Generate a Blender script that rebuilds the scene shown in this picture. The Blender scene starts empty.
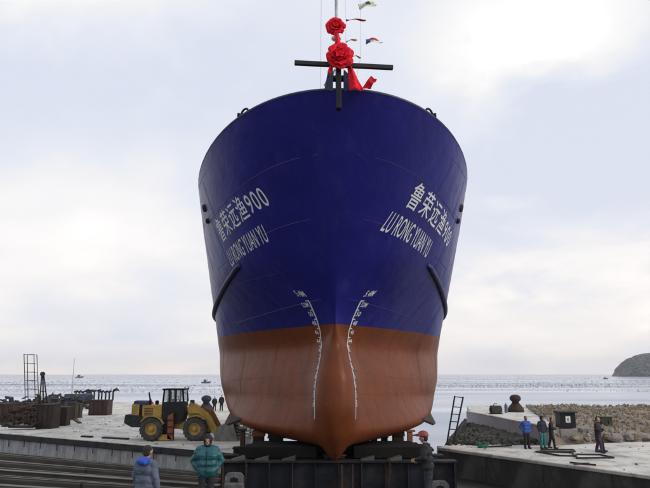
import bpy, bmesh, math, random
from mathutils import Vector, Matrix, noise, Euler
import numpy as np
random.seed(7)
R = math.radians
scn = bpy.context.scene
COL = scn.collection

# ------------------------------------------------------------------ camera
cam = bpy.data.cameras.new("camera"); camo = bpy.data.objects.new("camera", cam); COL.objects.link(camo)
cam.sensor_width = 36; cam.lens = 35.0; cam.clip_end = 20000
PITCH = math.atan(130/632.0)
camo.location = (0, 0, 4); camo.rotation_euler = (R(90)+PITCH, 0, 0)
scn.camera = camo

# ------------------------------------------------------------------ sky
SUN_EL, SUN_AZ = 25, 118            # azimuth clockwise from +Y (the way the camera looks)
w = bpy.data.worlds.new("World"); scn.world = w; w.use_nodes = True
nt = w.node_tree; N = nt.nodes; L = nt.links; N.clear()
out = N.new("ShaderNodeOutputWorld"); bg = N.new("ShaderNodeBackground"); L.new(bg.outputs[0], out.inputs[0])
bg.inputs[1].default_value = 0.1
sky = N.new("ShaderNodeTexSky"); sky.sky_type = 'NISHITA'; sky.sun_disc = False
sky.sun_elevation = R(SUN_EL); sky.sun_rotation = R(SUN_AZ); sky.air_density = 1.0; sky.dust_density = 2.0
tc = N.new("ShaderNodeTexCoord")
def wn(kind, **kw):
    n = N.new(kind)
    for k, v in kw.items():
        if k == 'ins':
            for i, x in v.items(): n.inputs[i].default_value = x
        else: setattr(n, k, v)
    return n
def wmath(op, a, b=None, c=None, clamp=False):
    n = N.new("ShaderNodeMath"); n.operation = op; n.use_clamp = clamp
    for i, x in enumerate((a, b, c)):
        if x is None: continue
        if isinstance(x, (int, float)): n.inputs[i].default_value = x
        else: L.new(x, n.inputs[i])
    return n.outputs[0]
sep = N.new("ShaderNodeSeparateXYZ"); L.new(tc.outputs['Generated'], sep.inputs[0])
zc = wmath('MAXIMUM', sep.outputs[2], 0.0)
den = wmath('ADD', zc, 0.34)
cx = wmath('DIVIDE', sep.outputs[0], den); cy = wmath('DIVIDE', sep.outputs[1], den)
cmb = N.new("ShaderNodeCombineXYZ"); L.new(cx, cmb.inputs[0]); L.new(cy, cmb.inputs[1])
n1 = wn("ShaderNodeTexNoise", ins={'Scale': 1.35, 'Detail': 7.0, 'Roughness': 0.5, 'Distortion': 0.25})
mp = wn("ShaderNodeMapping"); mp.inputs['Location'].default_value = (3.1, 1.7, 0); L.new(cmb.outputs[0], mp.inputs[0]); L.new(mp.outputs[0], n1.inputs['Vector'])
n2 = wn("ShaderNodeTexNoise", ins={'Scale': 3.4, 'Detail': 6.0, 'Roughness': 0.55, 'Distortion': 0.3}); L.new(mp.outputs[0], n2.inputs['Vector'])
val = wmath('ADD', wmath('MULTIPLY', n1.outputs[0], 0.82), wmath('MULTIPLY', n2.outputs[0], 0.18))
def blob(px, py, wx, wy, amp):
    """a cloud bank (amp>0 bright, <0 grey) centred on a compass direction"""
    dx = (px-325)/632; dy = (244-py)/632
    d = Vector((dx, math.cos(PITCH)-dy*math.sin(PITCH), math.sin(PITCH)+dy*math.cos(PITCH))).normalized()
    az = math.atan2(d.x, d.y); el = math.asin(d.z)
    return az, el, wx/632, wy/632, amp
azn = wmath('ARCTAN2', sep.outputs[0], sep.outputs[1]); eln = wmath('ARCSINE', sep.outputs[2])
warp = wmath('MULTIPLY', wmath('SUBTRACT', n2.outputs[0], 0.5), 0.34)
warp2 = wmath('MULTIPLY', wmath('SUBTRACT', n1.outputs[0], 0.5), 0.34)
for px, py, wx, wy, a in ((120, 105, 200, 60, -.24), (60, -40, 150, 45, .15), (570, 35, 75, 45, .25), (480, 20, 90, 40, .12), (560, 150, 130, 55, -.27),
                          (640, 100, 80, 60, -.14), (110, 235, 280, 40, .05), (560, 262, 160, 30, .15), (500, 200, 40, 10, .12), (240, 40, 110, 60, .05), (560, 330, 200, 30, -.02), (60, 330, 200, 40, .03)):
    az, el, sx, sy, amp = blob(px, py, wx, wy, a)
    u = wmath('DIVIDE', wmath('ADD', wmath('SUBTRACT', azn, az), warp2), sx)
    v = wmath('DIVIDE', wmath('ADD', wmath('SUBTRACT', eln, el), wmath('MULTIPLY', warp, 0.6)), sy)
    g = wmath('EXPONENT', wmath('MULTIPLY', wmath('ADD', wmath('MULTIPLY', u, u), wmath('MULTIPLY', v, v)), -1.0))
    val = wmath('ADD', val, wmath('MULTIPLY', g, amp))
cr = N.new("ShaderNodeValToRGB"); L.new(val, cr.inputs[0])
e = cr.color_ramp.elements
e[0].position = .36; e[0].color = (.585, .625, .72, 1)
e[1].position = .74; e[1].color = (.87, .865, .86, 1)
x = e.new(.49); x.color = (.65, .68, .745, 1)
x = e.new(.57); x.color = (.725, .73, .75, 1)
x = e.new(.655); x.color = (.79, .787, .79, 1)
sc8 = wn("ShaderNodeVectorMath", operation='SCALE'); L.new(cr.outputs[0], sc8.inputs[0]); sc8.inputs[3].default_value = 12.9
mix = wn("ShaderNodeMix", data_type='RGBA'); mix.inputs[0].default_value = .93
warm = wn("ShaderNodeMix", data_type='RGBA'); warm.blend_type = 'MULTIPLY'
L.new(wmath('EXPONENT', wmath('MULTIPLY', zc, -5.5)), warm.inputs[0]); L.new(sc8.outputs[0], warm.inputs[6]); warm.inputs[7].default_value = (1.12, 1.04, .985, 1)
L.new(sky.outputs[0], mix.inputs[6]); L.new(warm.outputs[2], mix.inputs[7]); L.new(mix.outputs[2], bg.inputs[0])

sun = bpy.data.lights.new("sun", 'SUN'); sun.energy = 1.5; sun.angle = R(11); sun.color = (1, .95, .88)
suno = bpy.data.objects.new("sun", sun); COL.objects.link(suno)
sd = Vector((math.sin(R(SUN_AZ))*math.cos(R(SUN_EL)), math.cos(R(SUN_AZ))*math.cos(R(SUN_EL)), math.sin(R(SUN_EL))))
suno.rotation_euler = sd.to_track_quat('Z', 'Y').to_euler(); suno.location = (30, -10, 40)
vs = scn.view_settings; vs.view_transform = 'Standard'; vs.look = 'None'; vs.exposure = 0; vs.gamma = 1
scn.cycles.max_bounces = 6; scn.cycles.volume_bounces = 0; scn.cycles.use_denoising = True

# ------------------------------------------------------------------ materials
def mat(name, col, rough=.7, metal=0, var=.25, scale=3, bump=.0, bscale=None, dirt=None, dirt_amt=0, dscale=1.5, spec=.5, stretch=(1, 1, 1)):
    m = bpy.data.materials.new(name); m.use_nodes = True; t = m.node_tree; n = t.nodes; l = t.links
    b = n['Principled BSDF']; b.inputs['Roughness'].default_value = rough; b.inputs['Metallic'].default_value = metal
    b.inputs['Specular IOR Level'].default_value = spec
    c = n.new("ShaderNodeTexCoord"); mpn = n.new("ShaderNodeMapping"); mpn.inputs['Scale'].default_value = stretch
    l.new(c.outputs['Object'], mpn.inputs[0])
    nz = n.new("ShaderNodeTexNoise"); nz.inputs['Scale'].default_value = scale; nz.inputs['Detail'].default_value = 6; l.new(mpn.outputs[0], nz.inputs['Vector'])
    mr = n.new("ShaderNodeMapRange"); mr.inputs[1].default_value = .3; mr.inputs[2].default_value = .7
    mr.inputs[3].default_value = 1-var; mr.inputs[4].default_value = 1+var; l.new(nz.outputs[0], mr.inputs[0])
    sc = n.new("ShaderNodeVectorMath"); sc.operation = 'SCALE'; sc.inputs[0].default_value = col; l.new(mr.outputs[0], sc.inputs[3])
    cur = sc.outputs[0]
    if dirt:
        d = n.new("ShaderNodeTexNoise"); d.inputs['Scale'].default_value = dscale; d.inputs['Detail'].default_value = 8; d.inputs['Roughness'].default_value = .65
        l.new(mpn.outputs[0], d.inputs['Vector'])
        r2 = n.new("ShaderNodeMapRange"); r2.inputs[1].default_value = .5; r2.inputs[2].default_value = .68; r2.inputs[3].default_value = 0; r2.inputs[4].default_value = dirt_amt
        l.new(d.outputs[0], r2.inputs[0])
        mx = n.new("ShaderNodeMix"); mx.data_type = 'RGBA'; l.new(r2.outputs[0], mx.inputs[0]); l.new(cur, mx.inputs[6]); mx.inputs[7].default_value = (*dirt, 1)
        cur = mx.outputs[2]
    l.new(cur, b.inputs['Base Color'])
    if bump:
        z = n.new("ShaderNodeTexNoise"); z.inputs['Scale'].default_value = bscale or scale*4; z.inputs['Detail'].default_value = 5
        l.new(c.outputs['Object'], z.inputs['Vector'])
        bp = n.new("ShaderNodeBump"); bp.inputs['Strength'].default_value = bump; bp.inputs['Distance'].default_value = .05
        l.new(z.outputs[0], bp.inputs['Height']); l.new(bp.outputs[0], b.inputs['Normal'])
    return m
M = dict(
    concrete=mat('pale_concrete', (.60, .575, .52), .9, var=.16, scale=.6, bump=.3, bscale=6, dirt=(.22, .205, .19), dirt_amt=.75, dscale=.5),
    wallc=mat('stained_quay_concrete', (.36, .37, .38), .9, var=.2, scale=1.2, bump=.4, bscale=8, dirt=(.13, .10, .08), dirt_amt=.8, dscale=1.2, stretch=(1, 1, .3)),
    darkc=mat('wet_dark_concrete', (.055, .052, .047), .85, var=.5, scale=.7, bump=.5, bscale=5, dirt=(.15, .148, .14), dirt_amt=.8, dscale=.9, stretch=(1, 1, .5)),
    pierc=mat('pier_wall_concrete', (.47, .465, .475), .9, var=.12, scale=.8, bump=.2, bscale=6, dirt=(.2, .19, .17), dirt_amt=.5, dscale=.9),
    mud=mat('wet_mud', (.028, .026, .022), .6, var=.4, scale=1.5, bump=.8, bscale=4),
    moss=mat('mossy_rubble', (.045, .042, .032), .95, var=.5, scale=2.5, bump=.9, bscale=5, dirt=(.09, .08, .065), dirt_amt=.6, dscale=3),
    rock=mat('pale_rock', (.25, .225, .215), .95, var=.5, scale=.8, bump=.6, bscale=6, dirt=(.07, .065, .045), dirt_amt=.7, dscale=.9),
    shingle=mat('brown_shingle', (.22, .17, .125), .95, var=.5, scale=.8, bump=.9, bscale=5, dirt=(.10, .11, .06), dirt_amt=.6, dscale=.2),
    timber=mat('weathered_timber', (.060, .053, .040), .8, var=.5, scale=2, bump=.5, bscale=12, dirt=(.035, .03, .024), dirt_amt=.7, dscale=1.5, stretch=(.3, 1, 1)),
    shadewood=mat('shaded_black_timber', (.008, .007, .006), .8, spec=.2, var=.5, scale=2, bump=.5, bscale=12, stretch=(.3, 1, 1)),  # near-black colour carries the shade under the hull into planks and bolsters
    rail=mat('worn_rail_steel', (.11, .105, .09), .45, metal=.4, var=.4, scale=1, dirt=(.10, .055, .03), dirt_amt=.8, dscale=1),
    rust=mat('rusty_steel', (.045, .022, .016), .85, var=.5, scale=2, bump=.4, bscale=15, dirt=(.016, .012, .012), dirt_amt=.8, dscale=1.3),
    rustlt=mat('orange_rust_steel', (.30, .10, .04), .8, var=.35, scale=3, bump=.3, bscale=15, dirt=(.08, .035, .02), dirt_amt=.6, dscale=3),
    darksteel=mat('dark_painted_steel', (.022, .026, .032), .6, spec=.2, var=.4, scale=1.5, bump=.2, bscale=10, dirt=(.06, .035, .022), dirt_amt=.6, dscale=1.1),
    cradle=mat('cradle_blue_grey_steel', (.012, .015, .022), .6, spec=.2, var=.35, scale=1.5, bump=.2, bscale=10, dirt=(.05, .032, .022), dirt_amt=.8, dscale=1.1),
    black=mat('black_paint', (.012, .012, .015), .5, spec=.2, var=.3),
    blk2=mat('black_rubber', (.02, .02, .021), .8, var=.4, scale=6, dirt=(.10, .09, .08), dirt_amt=.5, dscale=4),
    tyre=mat('dusty_tyre_rubber', (.055, .052, .05), .9, var=.3, scale=6, bump=.3, bscale=20, dirt=(.17, .15, .13), dirt_amt=.7, dscale=2),
    yellow=mat('loader_yellow_paint', (.47, .30, .06), .55, var=.2, scale=2, dirt=(.17, .12, .06), dirt_amt=.7, dscale=1.4),
    railblue=mat('rub_rail_navy_paint', (.018, .020, .10), .5, var=.3, scale=3, dirt=(.05, .04, .06), dirt_amt=.5, dscale=3),
    dkblue=mat('dark_blue_paint', (.025, .03, .09), .5, var=.3),
    bluep=mat('faded_blue_paint', (.045, .055, .12), .6, var=.3, scale=3, dirt=(.08, .05, .04), dirt_amt=.6, dscale=2),
    white=mat('white_paint', (.72, .72, .70), .6, var=.08, scale=6),
    letter=mat('white_letter_paint', (.66, .68, .70), .55, var=.12, scale=9),
    greyp=mat('pale_grey_paint', (.42, .42, .42), .6, var=.2, scale=6, dirt=(.15, .13, .11), dirt_amt=.6, dscale=4),
    dullgrey=mat('dull_greasy_grey_paint', (.10, .10, .10), .7, var=.4, scale=5, dirt=(.05, .045, .04), dirt_amt=.8, dscale=4),
    bucket=mat('scraped_bucket_steel', (.19, .18, .165), .6, metal=.3, var=.4, scale=4, dirt=(.10, .07, .045), dirt_amt=.7, dscale=2),
    red=mat('red_silk', (.80, .008, .028), .6, var=.3, scale=9, bump=.8, bscale=22, spec=.2),
    redcap=mat('red_helmet_plastic', (.22, .03, .03), .5, var=.15),
    teal=mat('teal_nylon', (.006, .075, .090), .5, var=.2, scale=4, bump=.5, bscale=9),
    tealt=mat('teal_cloth', (.02, .17, .18), .7, var=.2, scale=4, bump=.3),
    bluej=mat('royal_blue_cloth', (.02, .07, .30), .7, var=.2, scale=4, bump=.3),
    greyj=mat('slate_blue_grey_cloth', (.085, .11, .16), .75, var=.2, scale=4, bump=.4, bscale=10),
    hood=mat('bright_blue_fleece', (.02, .09, .48), .85, var=.2, scale=6, bump=.5),
    blackcl=mat('black_cloth', (.012, .012, .017), .85, var=.3, scale=5, bump=.4),
    navycl=mat('dark_navy_cloth', (.018, .018, .032), .85, var=.3, scale=5, bump=.4),
    purplecl=mat('dark_plum_cloth', (.055, .025, .055), .85, var=.3, scale=5, bump=.4),
    pinkcl=mat('pink_red_cloth', (.50, .06, .11), .8, var=.2, scale=5),
    skin=mat('skin', (.34, .19, .13), .55, var=.1, scale=8),
    hair=mat('black_hair', (.012, .010, .009), .6, var=.4, scale=20, bump=.8, bscale=40),
    glass=mat('dark_cab_glass', (.10, .12, .14), .12, var=.2, scale=2),
    green=mat('green_net_twine', (.02, .16, .09), .8, var=.4, scale=8),
    dkgreen=mat('dark_green_paint', (.028, .034, .022), .7, var=.4, scale=3, dirt=(.08, .06, .04), dirt_amt=.6, dscale=2),
    olive=mat('olive_brown_tarpaulin', (.06, .05, .03), .85, var=.4, scale=3),
    rope=mat('pale_rope', (.45, .45, .46), .8, var=.1), 
    buoy=mat('dark_float', (.20, .22, .27), .7, var=.4, scale=.05),
    flagy=mat('cream_flag_cloth', (.62, .62, .48), .8, var=.1), flagg=mat('green_flag_cloth', (.03, .14, .07), .8),
    flagr=mat('red_flag_cloth', (.5, .04, .06), .8), flagb=mat('blue_flag_cloth', (.05, .08, .30), .8), flago=mat('orange_flag_cloth', (.55, .33, .12), .8),
    cyl=mat('gas_bottle_blue_grey', (.10, .13, .20), .6, var=.3),
)

def add_cracks(m, sc_=.22, dark=(.10, .095, .09)):
    t = m.node_tree; n, l = t.nodes, t.links; b = n['Principled BSDF']; src = b.inputs['Base Color'].links[0].from_socket
    c = n.new('ShaderNodeTexCoord'); dn = n.new('ShaderNodeTexNoise'); dn.inputs['Scale'].default_value = 1.3; dn.inputs['Detail'].default_value = 5; l.new(c.outputs['Object'], dn.inputs['Vector'])
    ad = n.new('ShaderNodeVectorMath'); ad.operation = 'MULTIPLY_ADD'; l.new(dn.outputs['Color'], ad.inputs[0]); ad.inputs[1].default_value = (1.2, 1.2, 0); l.new(c.outputs['Object'], ad.inputs[2])
    v = n.new('ShaderNodeTexVoronoi'); v.feature = 'DISTANCE_TO_EDGE'; v.inputs['Scale'].default_value = sc_; l.new(ad.outputs[0], v.inputs['Vector'])
    r_ = n.new('ShaderNodeMapRange'); r_.inputs[1].default_value = .0; r_.inputs[2].default_value = .008; r_.inputs[3].default_value = .75; r_.inputs[4].default_value = 0; l.new(v.outputs['Distance'], r_.inputs[0])
    mx = n.new('ShaderNodeMix'); mx.data_type = 'RGBA'; l.new(r_.outputs[0], mx.inputs[0]); l.new(src, mx.inputs[6]); mx.inputs[7].default_value = (*dark, 1)
    st = n.new('ShaderNodeTexNoise'); st.inputs['Scale'].default_value = .8; st.inputs['Detail'].default_value = 9; st.inputs['Roughness'].default_value = .7; l.new(c.outputs['Object'], st.inputs['Vector'])
    r2 = n.new('ShaderNodeMapRange'); r2.inputs[1].default_value = .52; r2.inputs[2].default_value = .66; r2.inputs[3].default_value = 0; r2.inputs[4].default_value = .75; l.new(st.outputs[0], r2.inputs[0])
    m2 = n.new('ShaderNodeMix'); m2.data_type = 'RGBA'; l.new(r2.outputs[0], m2.inputs[0]); l.new(mx.outputs[2], m2.inputs[6]); m2.inputs[7].default_value = (.17, .155, .14, 1)
    l.new(m2.outputs[2], b.inputs['Base Color'])
add_cracks(M['concrete'])

# hull paint: blue topsides, red-brown bottom, boundary is the painted waterline
def hull_mat():
    m = bpy.data.materials.new('hull_paint'); m.use_nodes = True; t = m.node_tree; n = t.nodes; l = t.links
    b = n['Principled BSDF']; c = n.new("ShaderNodeTexCoord"); s = n.new("ShaderNodeSeparateXYZ"); l.new(c.outputs['Object'], s.inputs[0])
    def mth(op, a, b_, clamp=False):
        q = n.new("ShaderNodeMath"); q.operation = op; q.use_clamp = clamp
        for i, x in enumerate((a, b_)):
            if isinstance(x, (int, float)): q.inputs[i].default_value = x
            else: l.new(x, q.inputs[i])
        return q.outputs[0]
    def noi(scale, detail=6, rough=.6, st=(1, 1, 1)):
        mp_ = n.new("ShaderNodeMapping"); mp_.inputs['Scale'].default_value = st; l.new(c.outputs['Object'], mp_.inputs[0])
        q = n.new("ShaderNodeTexNoise"); q.inputs['Scale'].default_value = scale; q.inputs['Detail'].default_value = detail; q.inputs['Roughness'].default_value = rough
        l.new(mp_.outputs[0], q.inputs['Vector']); return q.outputs[0]
    def rng(v, a, b_, c_, d_):
        q = n.new("ShaderNodeMapRange"); q.inputs[1].default_value = a; q.inputs[2].default_value = b_; q.inputs[3].default_value = c_; q.inputs[4].default_value = d_
        l.new(v, q.inputs[0]); return q.outputs[0]
    def mixc(f, a, b_):
        q = n.new("ShaderNodeMix"); q.data_type = 'RGBA'
        for i, x in ((0, f), (6, a), (7, b_)):
            if isinstance(x, (int, float)): q.inputs[i].default_value = x
            elif isinstance(x, tuple): q.inputs[i].default_value = (*x, 1)
            else: l.new(x, q.inputs[i])
        return q.outputs[2]
    big = noi(.5); fine = noi(6, 8, .7); streak = noi(2.2, 6, .6, (1, 1, .12)); patch = noi(1.1, 8, .7)
    blue = mixc(rng(big, .3, .7, 0, 1), (.011, .011, .140), (.016, .017, .195))
    blue = mixc(rng(streak, .55, .75, 0, .18), blue, (.07, .075, .20))
    blue = mixc(rng(fine, .62, .8, 0, .12), blue, (.12, .12, .25))
    red = mixc(rng(big, .3, .7, 0, 1), (.125, .031, .009), (.19, .050, .016))
    red = mixc(rng(patch, .5, .72, 0, .5), red, (.08, .025, .012))
    red = mixc(rng(streak, .55, .75, 0, .25), red, (.20, .08, .04))
    red = mixc(rng(fine, .6, .8, 0, .25), red, (.22, .10, .06))
    drip = noi(7, 5, .6, (1, 1, .05)); blue = mixc(mth('MULTIPLY', rng(drip, .66, .80, 0, .5), rng(noi(.45), .5, .62, 0, 1)), blue, (.085, .045, .04))
    scuff = noi(3.2, 9, .8, (1, 1, 1.8)); red = mixc(rng(scuff, .60, .72, 0, .45), red, (.24, .13, .09)); red = mixc(rng(noi(1.7, 9, .75), .56, .68, 0, .5), red, (.055, .03, .025))
    edge = mth('ADD', s.outputs[2], mth('MULTIPLY', mth('SUBTRACT', noi(3), .5), .03))
    f = rng(edge, 5.622, 5.638, 0, 1)
    l.new(mixc(f, red, blue), b.inputs['Base Color'])
    rf = mth('ADD', rng(f, 0, 1, .32, .28), mth('MULTIPLY', noi(2.5, 6), .14)); l.new(rf, b.inputs['Roughness']); l.new(rng(f, 0, 1, .17, .24), b.inputs['Specular IOR Level'])
    # plate wrinkles between frames
    wv = n.new("ShaderNodeTexWave"); wv.wave_type = 'BANDS'; wv.bands_direction = 'Y'; wv.inputs['Scale'].default_value = .52; wv.inputs['Distortion'].default_value = .4
    l.new(c.outputs['Object'], wv.inputs['Vector'])
    h = mth('ADD', mth('MULTIPLY', wv.outputs['Fac'], .10), mth('MULTIPLY', noi(1.1, 3), 1.5)); h = mth('ADD', h, mth('MULTIPLY', fine, .10))
    bp = n.new("ShaderNodeBump"); bp.inputs['Strength'].default_value = .5; bp.inputs['Distance'].default_value = .05; l.new(h, bp.inputs['Height']); l.new(bp.outputs[0], b.inputs['Normal'])
    return m
M['hull'] = hull_mat()

def sea_mat():
    m = bpy.data.materials.new('sea_water'); m.use_nodes = True; t = m.node_tree; n = t.nodes; l = t.links
    b = n['Principled BSDF']; c = n.new("ShaderNodeTexCoord")
    def noi(scale, st, detail=4):
        mp_ = n.new("ShaderNodeMapping"); mp_.inputs['Scale'].default_value = st; l.new(c.outputs['Object'], mp_.inputs[0])
        q = n.new("ShaderNodeTexNoise"); q.inputs['Scale'].default_value = scale; q.inputs['Detail'].default_value = detail; l.new(mp_.outputs[0], q.inputs['Vector']); return q.outputs[0]
    streaks = noi(.012, (.25, 1.6, 1), 6); rip = noi(.9, (.55, 1, 1), 5); sw = noi(.09, (.4, 1, 1), 4)
    mr = n.new("ShaderNodeMapRange"); mr.inputs[1].default_value = .42; mr.inputs[2].default_value = .62; mr.inputs[3].default_value = 0; mr.inputs[4].default_value = 1; l.new(streaks, mr.inputs[0])
    mx = n.new("ShaderNodeMix"); mx.data_type = 'RGBA'; l.new(mr.outputs[0], mx.inputs[0]); mx.inputs[6].default_value = (.33, .385, .48, 1); mx.inputs[7].default_value = (.22, .26, .34, 1); l.new(mx.outputs[2], b.inputs['Base Color'])
    r3 = n.new("ShaderNodeMapRange"); r3.inputs[3].default_value = .12; r3.inputs[4].default_value = .3; l.new(mr.outputs[0], r3.inputs[0]); l.new(r3.outputs[0], b.inputs['Roughness'])
    ad = n.new("ShaderNodeMath"); ad.operation = 'MULTIPLY_ADD'; l.new(sw, ad.inputs[0]); ad.inputs[1].default_value = 3; l.new(rip, ad.inputs[2])
    bp = n.new("ShaderNodeBump"); bp.inputs['Strength'].default_value = .22; bp.inputs['Distance'].default_value = .08; l.new(ad.outputs[0], bp.inputs['Height']); l.new(bp.outputs[0], b.inputs['Normal'])
    b.inputs['IOR'].default_value = 1.33
    return m
M['sea'] = sea_mat()

# ------------------------------------------------------------------ mesh helpers
ORD = 'first second third fourth fifth sixth seventh eighth ninth tenth eleventh twelfth thirteenth fourteenth fifteenth sixteenth seventeenth eighteenth nineteenth twentieth twenty-first twenty-second'.split()
class MB:
    def __init__(s): s.v = []; s.f = []; s.mi = []; s.sm = []; s.cur = 0; s.smooth = False
    def add(s, vs, fs):
        o = len(s.v); s.v += [tuple(v) for v in vs]
        for f in fs: s.f.append(tuple(o+i for i in f)); s.mi.append(s.cur); s.sm.append(s.smooth)
    def box(s, c, d, rot=None, bev=0.0):
        x, y, z = d[0]/2, d[1]/2, d[2]/2
        if bev:
            b = min(bev, x*.9, y*.9, z*.9); vs = []; 
            bm = bmesh.new(); bmesh.ops.create_cube(bm, size=1)
            for v in bm.verts: v.co = Vector((v.co.x*2*x, v.co.y*2*y, v.co.z*2*z))
            bmesh.ops.bevel(bm, geom=bm.edges[:], offset=b, segments=1, affect='EDGES')
            bm.verts.ensure_lookup_table(); vs = [v.co.copy() for v in bm.verts]; fs = [[v.index for v in f.verts] for f in bm.faces]; bm.free()
        else:
            vs = [Vector((i*x, j*y, k*z)) for i in (-1, 1) for j in (-1, 1) for k in (-1, 1)]
            fs = [(0, 1, 3, 2), (4, 6, 7, 5), (0, 4, 5, 1), (2, 3, 7, 6), (0, 2, 6, 4), (1, 5, 7, 3)]
        if rot is not None: vs = [rot @ v for v in vs]
        s.add([v+Vector(c) for v in vs], fs); return s
    def beam(s, p, q, wd, h, bev=0):
        p, q = Vector(p), Vector(q); d = q-p; L_ = d.length; rot = d.to_track_quat('X', 'Z').to_matrix()
        return s.box((p+q)/2, (L_, wd, h), rot, bev)
    def tube(s, pts, r, n=8, caps=True):
        pts = [Vector(p) for p in pts]; rs = r if isinstance(r, (list, tuple)) else [r]*len(pts)
        vs = []; fs = []
        up = None
        for i, p in enumerate(pts):
            d = (pts[min(i+1, len(pts)-1)]-pts[max(i-1, 0)]).normalized()
            a = Vector((0, 0, 1)) if abs(d.z) < .9 else Vector((1, 0, 0))
            if up is not None: a = up
            x_ = d.cross(a).normalized(); up = x_.cross(d).normalized()
            for k in range(n):
                t = 2*math.pi*k/n; vs.append(p+(x_*math.cos(t)+up*math.sin(t))*rs[i])
        for i in range(len(pts)-1):
            for k in range(n):
                fs.append((i*n+k, i*n+(k+1) % n, (i+1)*n+(k+1) % n, (i+1)*n+k))
        if caps: fs.append(tuple(range(n))[::-1]); fs.append(tuple((len(pts)-1)*n+k for k in range(n)))
        sm = s.smooth; s.smooth = n > 6; s.add(vs, fs); s.smooth = sm; return s
    def lathe(s, prof, c=(0, 0, 0), axis='Z', n=20, caps=True):
        vs = []; fs = []
        for r, h in prof:
            for k in range(n):
                t = 2*math.pi*k/n; a, b_ = r*math.cos(t), r*math.sin(t)
                v = Vector((a, b_, h)) if axis == 'Z' else (Vector((a, h, b_)) if axis == 'Y' else Vector((h, a, b_)))
                vs.append(v+Vector(c))
        for i in range(len(prof)-1):
            for k in range(n): fs.append((i*n+k, i*n+(k+1) % n, (i+1)*n+(k+1) % n, (i+1)*n+k))
        if caps: fs.append(tuple(range(n))); fs.append(tuple((len(prof)-1)*n+k for k in range(n)))
        s.add(vs, fs); return s
    def prism(s, poly, a, b_, axis='Y'):
        """poly in the two other coordinates, extruded from a to b along axis"""
        n = len(poly)
        def P(u, v, w_): return (u, w_, v) if axis == 'Y' else ((w_, u, v) if axis == 'X' else (u, v, w_))
        vs = [P(u, v, a) for u, v in poly]+[P(u, v, b_) for u, v in poly]
        fs = [tuple(range(n)), tuple(range(2*n-1, n-1, -1))]+[(i, (i+1) % n, n+(i+1) % n, n+i) for i in range(n)]
        s.add(vs, fs); return s
    def build(s, name, m, parent=None, loc=None, **tags):
        me = bpy.data.meshes.new(name); me.from_pydata(s.v, [], s.f)
        for mm in (m if isinstance(m, (list, tuple)) else [m]): me.materials.append(M[mm] if isinstance(mm, str) else mm)
        me.polygons.foreach_set('material_index', s.mi); me.polygons.foreach_set('use_smooth', s.sm)
        bm = bmesh.new(); bm.from_mesh(me); bmesh.ops.recalc_face_normals(bm, faces=bm.faces); bm.to_mesh(me); bm.free()
        o = bpy.data.objects.new(name, me); COL.objects.link(o)
        if parent: o.parent = parent
        if loc is not None: o.location = loc
        for k, v in tags.items(): o[k] = v
        return o
def thing(name, label, cat, loc=(0, 0, 0), rz=0, group=None):
    o = bpy.data.objects.new(name, None); COL.objects.link(o); o.empty_display_size = .3
    o.location = loc; o.rotation_euler = (0, 0, rz); o['label'] = label; o['category'] = cat
    if group: o['group'] = group
    return o
def tag(o, label, cat, group=None):
    o['label'] = label; o['category'] = cat
    if group: o['group'] = group
    return o
def struct(o): o['kind'] = 'structure'; return o
def copy_tree(o, parent=None):
    c = o.copy(); COL.objects.link(c)
    if parent: c.parent = parent
    for ch in list(o.children): copy_tree(ch, c)
    return c
def px(x_, y_, z=0.0):
    """point of the place at height z seen in photo pixel (x_, y_); used once to survey positions"""
    dx, dy = x_-325, 244-y_
    ry = 632*math.cos(PITCH)-dy*math.sin(PITCH); rz = 632*math.sin(PITCH)+dy*math.cos(PITCH)
    k = (z-4)/rz; return Vector((dx*k, ry*k, z))
def px_y(x_, y_, Y):
    dx, dy = x_-325, 244-y_
    ry = 632*math.cos(PITCH)-dy*math.sin(PITCH); rz = 632*math.sin(PITCH)+dy*math.cos(PITCH)
    k = Y/ry; return Vector((dx*k, Y, 4+rz*k))

# ================================================================== SETTING
SEA_Z = -2.0
mb = MB()
ys = [-60, 0, 40, 80, 150, 300, 700, 1500, 3000, 6000]; xs = [-6000, -2500, -900, -300, -100, 0, 100, 300, 900, 2500, 6000]
vs_ = [(x_, y_, SEA_Z) for y_ in ys for x_ in xs]; nx = len(xs)
mb.add(vs_, [(j*nx+i, j*nx+i+1, (j+1)*nx+i+1, (j+1)*nx+i) for j in range(len(ys)-1) for i in range(nx-1)])
struct(mb.build('sea', 'sea'))

# slipway floor: mud and concrete between the quays, sloping into the water
mb = MB(); g = 60
def slip_z(x_, y_):
    base = -1.45 if y_ < 36 else -1.45-(y_-36)*.09
    return base+.06*noise.noise(Vector((x_*.7, y_*.7, 0)))
vs_ = []; X0, X1, Y0, Y1 = -60, 26, 14, 56
for j in range(g+1):
    for i in range(g+1):
        x_ = X0+(X1-X0)*i/g; y_ = Y0+(Y1-Y0)*j/g; vs_.append((x_, y_, slip_z(x_, y_)))
mb.add(vs_, [(j*(g+1)+i, j*(g+1)+i+1, (j+1)*(g+1)+i+1, (j+1)*(g+1)+i) for j in range(g) for i in range(g)])
struct(mb.build('slipway', 'mud'))
# near yard ground the photographer and three men stand on
mb = MB(); mb.prism([(-40, -30), (40, -30), (40, 3), (18, 17.2), (-40, 17.2)], -3, .88, 'Z')
struct(mb.build('ground', 'mud'))

# left quay
QL = [(-70, 75.5), (-22.9, 46.2), (-4.45, 34.6), (-5.0, 42), (-7.2, 74), (-9, 93), (-12, 97), (-30, 95), (-70, 100)]
def slab(poly, z0, z1, name, m, h=.05):
    mb = MB(); mb.prism(poly, z0, z1, 'Z'); return struct(mb.build(name, m))
slab([(x_, y_+.02) for x_, y_ in QL], -4, 0, 'left_quay', 'concrete')
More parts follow.
